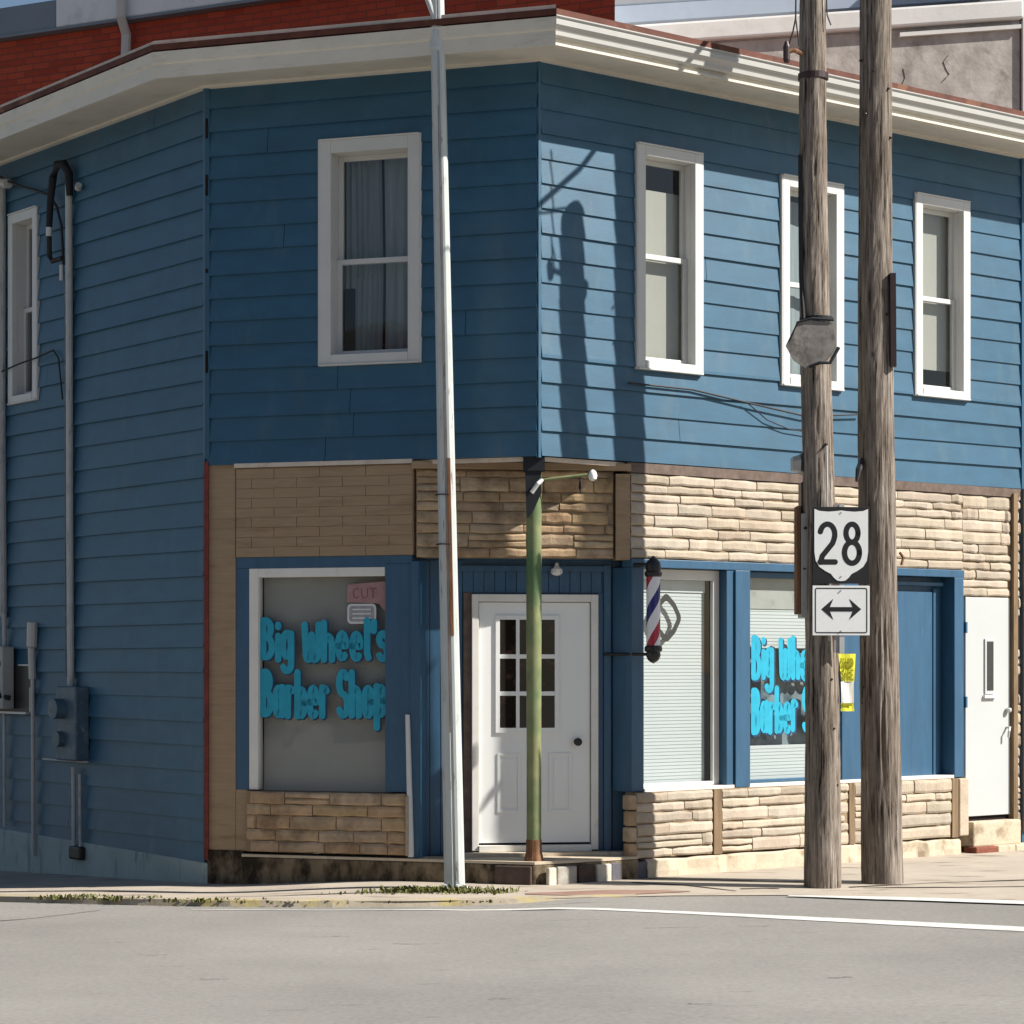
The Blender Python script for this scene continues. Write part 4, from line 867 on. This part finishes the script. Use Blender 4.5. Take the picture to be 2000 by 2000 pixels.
MB().tube([q(-.02, .014, 4.0), q(.06, .03, 4.03), q(.14, .03, 4.03), q(.21, .01, 4.15)], .014, 6).build('plate_edge', 'blackrub', poleA)
# insulator bracket near the top with wires
c = pax(6.42); MB().tube([c + Vector((-.08, -.06, 0)), c + Vector((-.16, -.12, .02)), c + Vector((-.22, -.14, 0))], .018, 8).build('insulator_bracket', 'rust', poleA)
MB().lathe((c.x - .22, c.y - .14, 0), [(.02, 6.34), (.026, 6.36), (.026, 6.46), (.014, 6.50)], 10).build('insulator', 'maroonmetal', poleA)
wi = MB(); wi.tube([c + Vector((-.20, -.14, .06)), c + Vector((-.17, -.14, .16)), c + Vector((-.15, -.14, .26)), c + Vector((-.145, -.14, .6)), c + Vector((-.20, -.14, .95))], .007, 6)
wi.tube([c + Vector((-.12, -.12, .05)), c + Vector((-.15, -.14, .26))], .006, 6)
wi.build('tie_wire', 'wire', poleA)
c = pax(6.62); MB().tube([c + Vector((.09, -.09, .42)), c + Vector((.10, -.09, .1)), c + Vector((.13, -.09, .02))], .006, 6).build('tie_wire', 'wire', poleA)
MB().tube([pax(1.9) + Vector((.05, -.14, .0)), pax(3.4) + Vector((.05, -.135, 0))], .008, 6).build('ground_wire', 'pipe', poleA)
# pole B fittings
g0, g1 = pbx(4.05), pbx(4.78)
MB().rings([[Vector((g.x + .085 + a, g.y - .14 + b, g.z)) for a, b in ((0, 0), (.045, 0), (.055, .07), (.0, .07))] for g in (g0, g1)]).build('conduit_cover', 'maroonmetal', poleB)
MB().tube([pbx(2.6) + Vector((.163, -.02, 0)), pbx(2.58) + Vector((.19, -.03, -.02)), pbx(2.5) + Vector((.175, -.03, 0))], .012, 6).build('hook', 'rust', poleB)
c = pbx(3.22); MB().tube([c + Vector((-.13, -.06, .10)), c + Vector((-.17, -.12, .02)), c + Vector((-.19, -.16, -.07))], [.03, .026, .014], 8).build('bracket', 'black', poleB)
MB().tube([pbx(7.85) + Vector((0, -.10, 0)), (2.74, 18.58, 7.60), (2.30, 18.16, 7.14)], .024, 8).build('arm_brace', 'galv', poleB)
wv = thing('overhead_wire', 'thin dark wire hanging from the top of the grey pole', 'wire', TA)
MB().tube([(2.33, 18.6, 6.97), (1.2, 15.5, 7.9), (-1.5, 8, 8.7), (-5, -2, 9.2)], .010, 6).build('strand', 'wire', wv)

# route sign
SY = 18.42
sg = thing('route_sign', 'route 28 marker over a white double arrow plate on the grey pole', 'sign', (2.52, SY, 2.0))
SF = Frame((2.520, SY, 0), R_(4))
kx = SY / 4700.
zz = lambda y: 1.75 + (1290 - y) * kx
part('marker_plate', 'black', sg, SF, -.222, .220, -.004, .0, zz(1140), zz(990), bevel=.002)
# white outline of the marker, symmetrical
half = [(0, zz(1135)), (.030, zz(1134)), (.055, zz(1129)), (.080, zz(1121)), (.125, zz(1115)), (.170, zz(1107)), (.198, zz(1095)), (.208, zz(1078)), (.208, zz(994)), (.17, zz(998)), (.10, zz(999.5)), (.03, zz(998)), (0, zz(997))]
pts = half + [(-u, z) for u, z in half[::-1][1:-1]]
MB().rings([[SF(u, n, z) for u, z in pts] for n in (.0005, .003)]).build('marker_face', 'signwhite', sg)
mb = MB()
zb, hh = zz(1100), .305
letters(mb, SF, '2', -.178, zb, .165, hh, .042, .0035, 1); letters(mb, SF, '8', .012, zb, .165, hh, .042, .0035, 1)
mb.build('lettering', 'black', sg)
part('arrow_plate', 'signwhite', sg, SF, -.222, .220, -.004, .0, zz(1241), zz(1144), bevel=.002)
def ring(u0, u1, z0, z1, r, t, n):
    A, B = rrect(u0, u1, z0, z1, r), rrect(u0 + t, u1 - t, z0 + t, z1 - t, max(.004, r - t)); mb = MB()
    for i in range(len(A)):
        j = (i + 1) % len(A); mb.poly([SF(A[i][0], n, A[i][1]), SF(A[j][0], n, A[j][1]), SF(B[j][0], n, B[j][1]), SF(B[i][0], n, B[i][1])])
    return mb
ring(-.205, .203, zz(1237), zz(1148), .018, .010, .0006).build('arrow_border', 'decalgrey', sg)
zc = zz(1190); ah = [(-.160, 0), (-.066, .085), (-.068, .052), (-.085, .014), (.085, .014), (.068, .052), (.066, .085), (.160, 0), (.066, -.085), (.068, -.052), (.085, -.014), (-.085, -.014), (-.068, -.052), (-.066, -.085)]
mb = MB()
mb.poly([SF(-.155, .0012, zc), SF(-.06, .0012, zc + .082), SF(-.095, .0012, zc), SF(-.06, .0012, zc - .082)]); mb.poly([SF(.155, .0012, zc), SF(.06, .0012, zc + .082), SF(.095, .0012, zc), SF(.06, .0012, zc - .082)])
mb.poly([SF(-.11, .0016, zc + .017), SF(.11, .0016, zc + .017), SF(.11, .0016, zc - .017), SF(-.11, .0016, zc - .017)]); mb.build('arrow', 'black', sg)
part('strap', 'alu', sg, SF, -.012, .026, -.014, -.0045, zz(1300), zz(985)); part('strap', 'signborder', sg, SF, -.052, -.013, -.05, -.012, zz(1275), zz(985))
for z in (zz(1001), zz(1126), zz(1153), zz(1232)): MB().tube([SF(.0, .001, z), SF(.0, .0075, z)], .006, 8).build('bolt', 'alu', sg)
MB().tube([SF(-.0, -.03, zz(1060)), pax(zz(1060)) + Vector((.03, -.12, 0))], .018, 6).tube([SF(-.0, -.03, zz(1200)), pax(zz(1200)) + Vector((.03, -.12, 0))], .018, 6).build('mount', 'alu', sg)
nt = thing('paper_notice', 'yellow and white paper notice hanging below the route sign', 'notice', (2.565, SY - .02, zz(1390)))
NF = Frame((2.562, SY - .022, 0), R_(14))
def sheet(z0, z1, w0, w1, m, n=0):
    mb = MB(); mb.rings([[NF(-w / 2 + w * k / 6 + off, n + .004 * math.sin(k + z * 9), z) for k in range(7)] for z, w, off in ((z0, w0, .004), ((z0 + z1) / 2, (w0 + w1) / 2, .002), (z1, w1, .0))], caps=False, closed=False); return mb.build('paper', m, nt)
sheet(zz(1333), zz(1277), .105, .14, 'yellow'); sheet(zz(1373), zz(1331), .102, .105, 'paper', .002); sheet(zz(1389), zz(1372), .112, .102, 'yellow')
mb = MB(); letters(mb, NF, 'YARD', -.055, zz(1302), .105, .060, .014, .008, 1); letters(mb, NF, 'SALE'.replace('S', 'S'), -.050, zz(1328), .098, .075, .014, .008, 1); mb.box(NF, -.04, .035, .006, .009, zz(1379), zz(1373)); mb.build('lettering', 'olive', nt)

# pedestrian signal and control box on the left of the grey pole
ps = thing('pedestrian_signal', 'black signal housing seen edge on at the left of the grey pole', 'signal', pax(3.0) + Vector((-.2, .08, 0)))
ky = 18.7 / 4700.; zy = lambda y: 1.75 + (1290 - y) * ky
xx = lambda x: (x - 1000) * ky
PF = Frame((0, 18.7, 0))
part('housing', 'black', ps, PF, xx(1563), xx(1583), -.14, .12, zy(926), zy(884), bevel=.02)
MB().rings([[PF(xx(1562), n, z) for n, z in ((-.12, zy(922)), (.08, zy(922)), (.10, zy(900)), (.04, zy(888)), (-.12, zy(888)))], [PF(xx(1547), n, z) for n, z in ((-.10, zy(918)), (.05, zy(918)), (.06, zy(902)), (.02, zy(893)), (-.10, zy(893)))]]).build('visor', 'box', ps)
part('lower_housing', 'maroonmetal', ps, PF, xx(1562), xx(1590), -.10, .10, zy(1004), zy(943), bevel=.008)
part('mount', 'black', ps, PF, xx(1570), xx(1590), -.03, .05, zy(944), zy(925))
cb = thing('control_box', 'tall grey metal control box below the black signal on the grey pole', 'control box', pax(2.1) + Vector((-.2, .08, 0)))
part('cabinet', 'box', cb, PF, xx(1561), xx(1596), -.10, .14, zy(1207), zy(1004.5), bevel=.006)
part('back_plate', 'rust', cb, PF, xx(1553), xx(1560.5), -.07, .12, zy(1200), zy(990), bevel=.004)

# ------------------------------------------------------------------ lamp post
LPb = Vector((-.44, 18.48, ground(-.44, 18.48) - .01)); LPt = Vector((-.61, 18.48, 8.6))
lp = thing('lamp_post', 'pale worn steel lamp post with a rust streak, leaning by the kerb', 'lamp post', LPb)
prof = [(-1, -.15), (-.72, -.85), (-.18, -1), (-.12, -1.0), (-.05, -.80), (.12, -.80), (.17, -1.0), (.45, -1), (.85, -.75), (1, -.1), (.8, .75), (.1, 1), (-.75, .8)]
rings = []
for i in range(13):
    f = i / 12; c = LPb.lerp(LPt, f); r = .080 + (.047 - .080) * f; rings.append([c + Vector((x * r, y * r, 0)) for x, y in prof])
MB().rings(rings).build('shaft', 'galv', lp)
def lpx(z): return LPb.lerp(LPt, (z - LPb.z) / (LPt.z - LPb.z))
rz = []
for z in (1.94, 2.3, 2.8, 3.2, 3.30):
    c = lpx(z); r = .080 + (.047 - .080) * (z / 8.6); rz.append([c + Vector((x * r, y * r, 0)) for x, y in ((.10, -1.0), (.14, -1.05), (.44, -1.04), (.50, -.97), (.14, -.8))])
MB().rings(rz).build('rust_strip', 'rust', lp)
rz = []
for z in (1.2, 2.6, 4.2, 5.2, 6.0):
    c = lpx(z); r = .080 + (.047 - .080) * (z / 8.6); rz.append([c + Vector((x * r, y * r, 0)) for x, y in ((-.17, -1.03), (-.10, -1.03), (-.10, -.98), (-.17, -.98))])
MB().rings(rz).build('seam', 'rust', lp)
for z in (2.64, 3.02): c = lpx(z); MB().tube([c + Vector((-.085, -.02, 0)), c + Vector((-.05, -.085, .002)), c + Vector((.02, -.085, .0))], .006, 6).build('strap', 'blackrub', lp)
t1 = lpx(6.62); MB().tube([t1 + Vector((.0, -.02, 0)), t1 + Vector((-.045, -.03, .12)), t1 + Vector((-.12, -.04, .32)), t1 + Vector((-.35, -.10, .9)), t1 + Vector((-.8, -.2, 1.7))], .024, 10).build('arm_brace', 'galv', lp)
MB().lathe((t1.x, t1.y, 0), [(.052, 6.42), (.062, 6.45), (.062, 6.58), (.052, 6.62)], 14).build('collar', 'galv', lp)
t2 = LPt; MB().tube([t2, t2 + Vector((-.3, -.1, .3)), t2 + Vector((-1.4, -.4, .6)), t2 + Vector((-1.9, -.5, .6))], .03, 10).build('arm', 'galv', lp)
MB().box(Frame((t2.x - 2.1, t2.y - .55, 9.1)), -.35, .2, -.12, .12, 0, .16).build('lamp_head', 'alu', lp, bevel=.04)
part('base_plate', 'galv', lp, Frame((LPb.x, LPb.y, 0)), -.10, .10, -.10, .10, -.04, .012, bevel=.006)
for dx, dy in ((-.075, -.08), (.075, -.08), (.02, -.085)): MB().lathe((LPb.x + dx, LPb.y + dy, 0), [(.014, .012), (.014, .035), (.006, .04)], 6).build('bolt', 'galv', lp)

# ------------------------------------------------------------------ fittings on the side wall
em = thing('electric_meter', 'blue painted electric meter with tall service conduit and black cable loop', 'electric meter', LW(2.28, .1, .9))
MB().tube([LW(2.30, .06, 1.50), LW(2.32, .06, 3.0), LW(2.33, .06, 4.8), LW(2.33, .065, 6.02)], .032, 10).build('conduit', 'pipe', em)
MB().tube([LW(2.385, .05, 1.6), LW(2.40, .05, 5.22)], .022, 8).build('conduit', 'bluemeter', em)
MB().tube([LW(2.30, .07, 5.9), LW(2.30, .08, 6.1), LW(2.36, .10, 6.19), LW(2.46, .11, 6.20), LW(2.55, .11, 6.10), LW(2.60, .11, 5.90), LW(2.63, .11, 5.62)], [.03, .04, .042, .040, .036, .032, .028], 10).build('weatherhead', 'blackrub', em, smooth=True)
MB().tube([LW(2.62, .11, 5.66), LW(2.625, .11, 5.58)], .03, 10).build('collar', 'alu', em)
MB().tube([LW(2.625, .11, 5.60), LW(2.62, .11, 5.40), LW(2.58, .10, 5.35), LW(2.42, .08, 5.36)], .024, 8).build('cable_loop', 'wire', em)
MB().tube([LW(2.44, .08, 5.30), LW(2.44, .08, 5.16)], .02, 8).build('collar', 'alu', em)
MB().tube([LW(2.18, .05, 5.95), LW(2.13, .07, 5.97)], .03, 8).build('insulator', 'alu', em)
bx = part('meter_box', 'bluemeter', em, LW, 2.02, 2.40, .02, .16, .86, 1.52, bevel=.015)
MB().tube([LW(2.28, .16, 1.32), LW(2.28, .25, 1.32)], .09, 16).build('meter_dial', 'bluemeter', em)
MB().tube([LW(2.28, .16, 1.05), LW(2.28, .22, 1.05)], .07, 16).build('meter_dial', 'bluemeter', em)
part('box_lip', 'pipe', em, LW, 2.02, 2.86, .02, .06, .845, .86)
MB().tube([LW(2.24, .065, .80), LW(2.23, .065, .10)], .020, 8).build('pipe', 'pipe', em)
MB().tube([LW(2.13, .06, .74), LW(2.125, .06, .45), LW(2.115, .06, .02)], .014, 8).build('pipe', 'pipe', em)
part('pipe_boot', 'black', em, LW, 2.06, 2.28, .036, .10, -.02, .10, bevel=.02)
ub = thing('utility_box', 'open grey utility box with white conduits, leftmost on the side wall', 'utility box', LW(3.6, .1, 1.2))
MB().tube([LW(3.48, .10, 6.19), LW(3.62, .09, 6.22), LW(3.70, .07, 6.18), LW(3.71, .06, 6.0), LW(3.72, .06, 4.0), LW(3.69, .06, 2.16)], .045, 10).build('conduit', 'pipe', ub)
MB().tube([LW(3.655, .06, 2.2), LW(3.64, .06, 1.86)], .022, 8).build('conduit', 'pipe', ub)
part('back_board', 'black', ub, LW, 3.12, 3.9, .02, .045, 1.27, 1.70)
MB().box(LW, 3.12, 3.9, .046, .10, 1.255, 1.275).box(LW, 3.105, 3.125, .046, .06, 1.275, 1.50).box(LW, 3.12, 3.36, .046, .06, 1.70, 1.715).build('board_frame', 'alu', ub)
part('cabinet', 'box', ub, LW, 3.46, 4.0, .05, .17, 1.30, 1.88, bevel=.01)
MB().tube([LW(3.80, .175, 1.62), LW(3.68, .178, 1.60), LW(3.58, .18, 1.50), LW(3.50, .17, 1.42), LW(3.44, .10, 1.40)], .026, 6).build('cable', 'wire', ub)
MB().tube([LW(3.66, .172, 1.74), LW(3.66, .182, 1.74)], .03, 8).tube([LW(3.52, .172, 1.72), LW(3.52, .182, 1.72)], .025, 8).build('knockout', 'black', ub)
part('latch', 'black', ub, LW, 3.52, 3.68, .1705, .185, 1.33, 1.355)
MB().tube([LW(3.64, .065, 1.25), LW(3.63, .065, .20)], .016, 8).build('pipe', 'pipe', ub)
MB().tube([LW(3.06, .06, 2.10), LW(3.07, .06, 1.88), LW(3.08, .06, 1.86), LW(3.06, .06, 1.58)], [.05, .05, .034, .034], 10).build('vent_pipe', 'gutter', ub)
MB().tube([LW(3.05, .065, 1.60), LW(3.04, .065, .8), LW(3.035, .065, -.04)], .018, 8).build('pipe', 'gutter', ub)
sc = thing('service_cable', 'black service cable sagging between the conduits on the side wall', 'cable', LW(3.1, .1, 6.0))
MB().tube([LW(3.74, .10, 6.32), LW(3.5, .10, 6.22), LW(3.2, .10, 6.12), LW(2.9, .10, 6.04), LW(2.66, .10, 5.96), LW(2.52, .09, 5.84), LW(2.44, .08, 5.65), LW(2.42, .07, 5.3)], .013, 6).build('cable', 'wire', sc)
MB().tube([LW(3.8, .07, 4.45), LW(3.3, .07, 4.50), LW(2.95, .07, 4.52), LW(2.66, .05, 4.56), LW(2.56, .05, 4.48), LW(2.48, .05, 4.10)], .008, 6).build('cable', 'wire', sc)
cw = thing('dark_wall_line', 'thin dark line running along the blue siding under the right windows', 'cable', RW(3, .05, 4.0))
MB().tube([RW(.9, .04, 3.98), RW(1.6, .04, 3.975), RW(2.3, .05, 3.90), RW(2.9, .05, 3.84), RW(3.6, .05, 3.9)], .008, 6).tube([RW(2.2, .045, 3.92), RW(2.45, .045, 3.78), RW(2.7, .045, 3.72), RW(3.0, .045, 3.7)], .005, 6).build('strand', 'wire', cw)  # thin dark tubes laid close along the siding

# ------------------------------------------------------------------ weeds along the kerb (nobody could count them)
wd = MB(); rnd = random.Random(5)
def tuft(cx, cy, rx, ry, n, h):
    for _ in range(n):
        x, y = cx + rnd.gauss(0, rx), cy + rnd.gauss(0, ry); a = rnd.uniform(0, 6.28); hh = h * rnd.uniform(.4, 1.2); w = rnd.uniform(.006, .014)
        z = ground(x, y) - .01; lean = Vector((math.cos(a), math.sin(a), 0)) * hh * rnd.uniform(.2, .9); s_ = Vector((-math.sin(a), math.cos(a), 0)) * w
        p = Vector((x, y, z)); m_ = p + lean * .45 + Vector((0, 0, hh * .7)); e = p + lean + Vector((0, 0, hh * .9))
        wd.poly([p - s_, p + s_, m_ + s_ * .8, m_ - s_ * .8]); wd.poly([m_ - s_ * .8, m_ + s_ * .8, e])
tuft(-.62, 18.2, .22, .07, 380, .06); tuft(-.25, 18.15, .18, .06, 160, .05); tuft(-.95, 18.1, .16, .04, 60, .04)
for k in range(70):
    t = k / 69; x = -3.3 + 3.2 * t; i = 0
    y = 17.48 + .45 * max(0, (-2.0 - x)) ** 1.1 + rnd.gauss(0, .015)
    tuft(x, y - .01, .03, .012, rnd.choice((0, 0, 1, 4)), .024)
tuft(-3.25, 17.98, .14, .05, 150, .045); tuft(-2.85, 17.78, .14, .04, 90, .04); tuft(-2.2, 17.55, .2, .03, 90, .035)
o = wd.build('weeds', 'weed'); o['kind'] = 'stuff'; o['label'] = 'low green weeds growing along the kerb and post base'
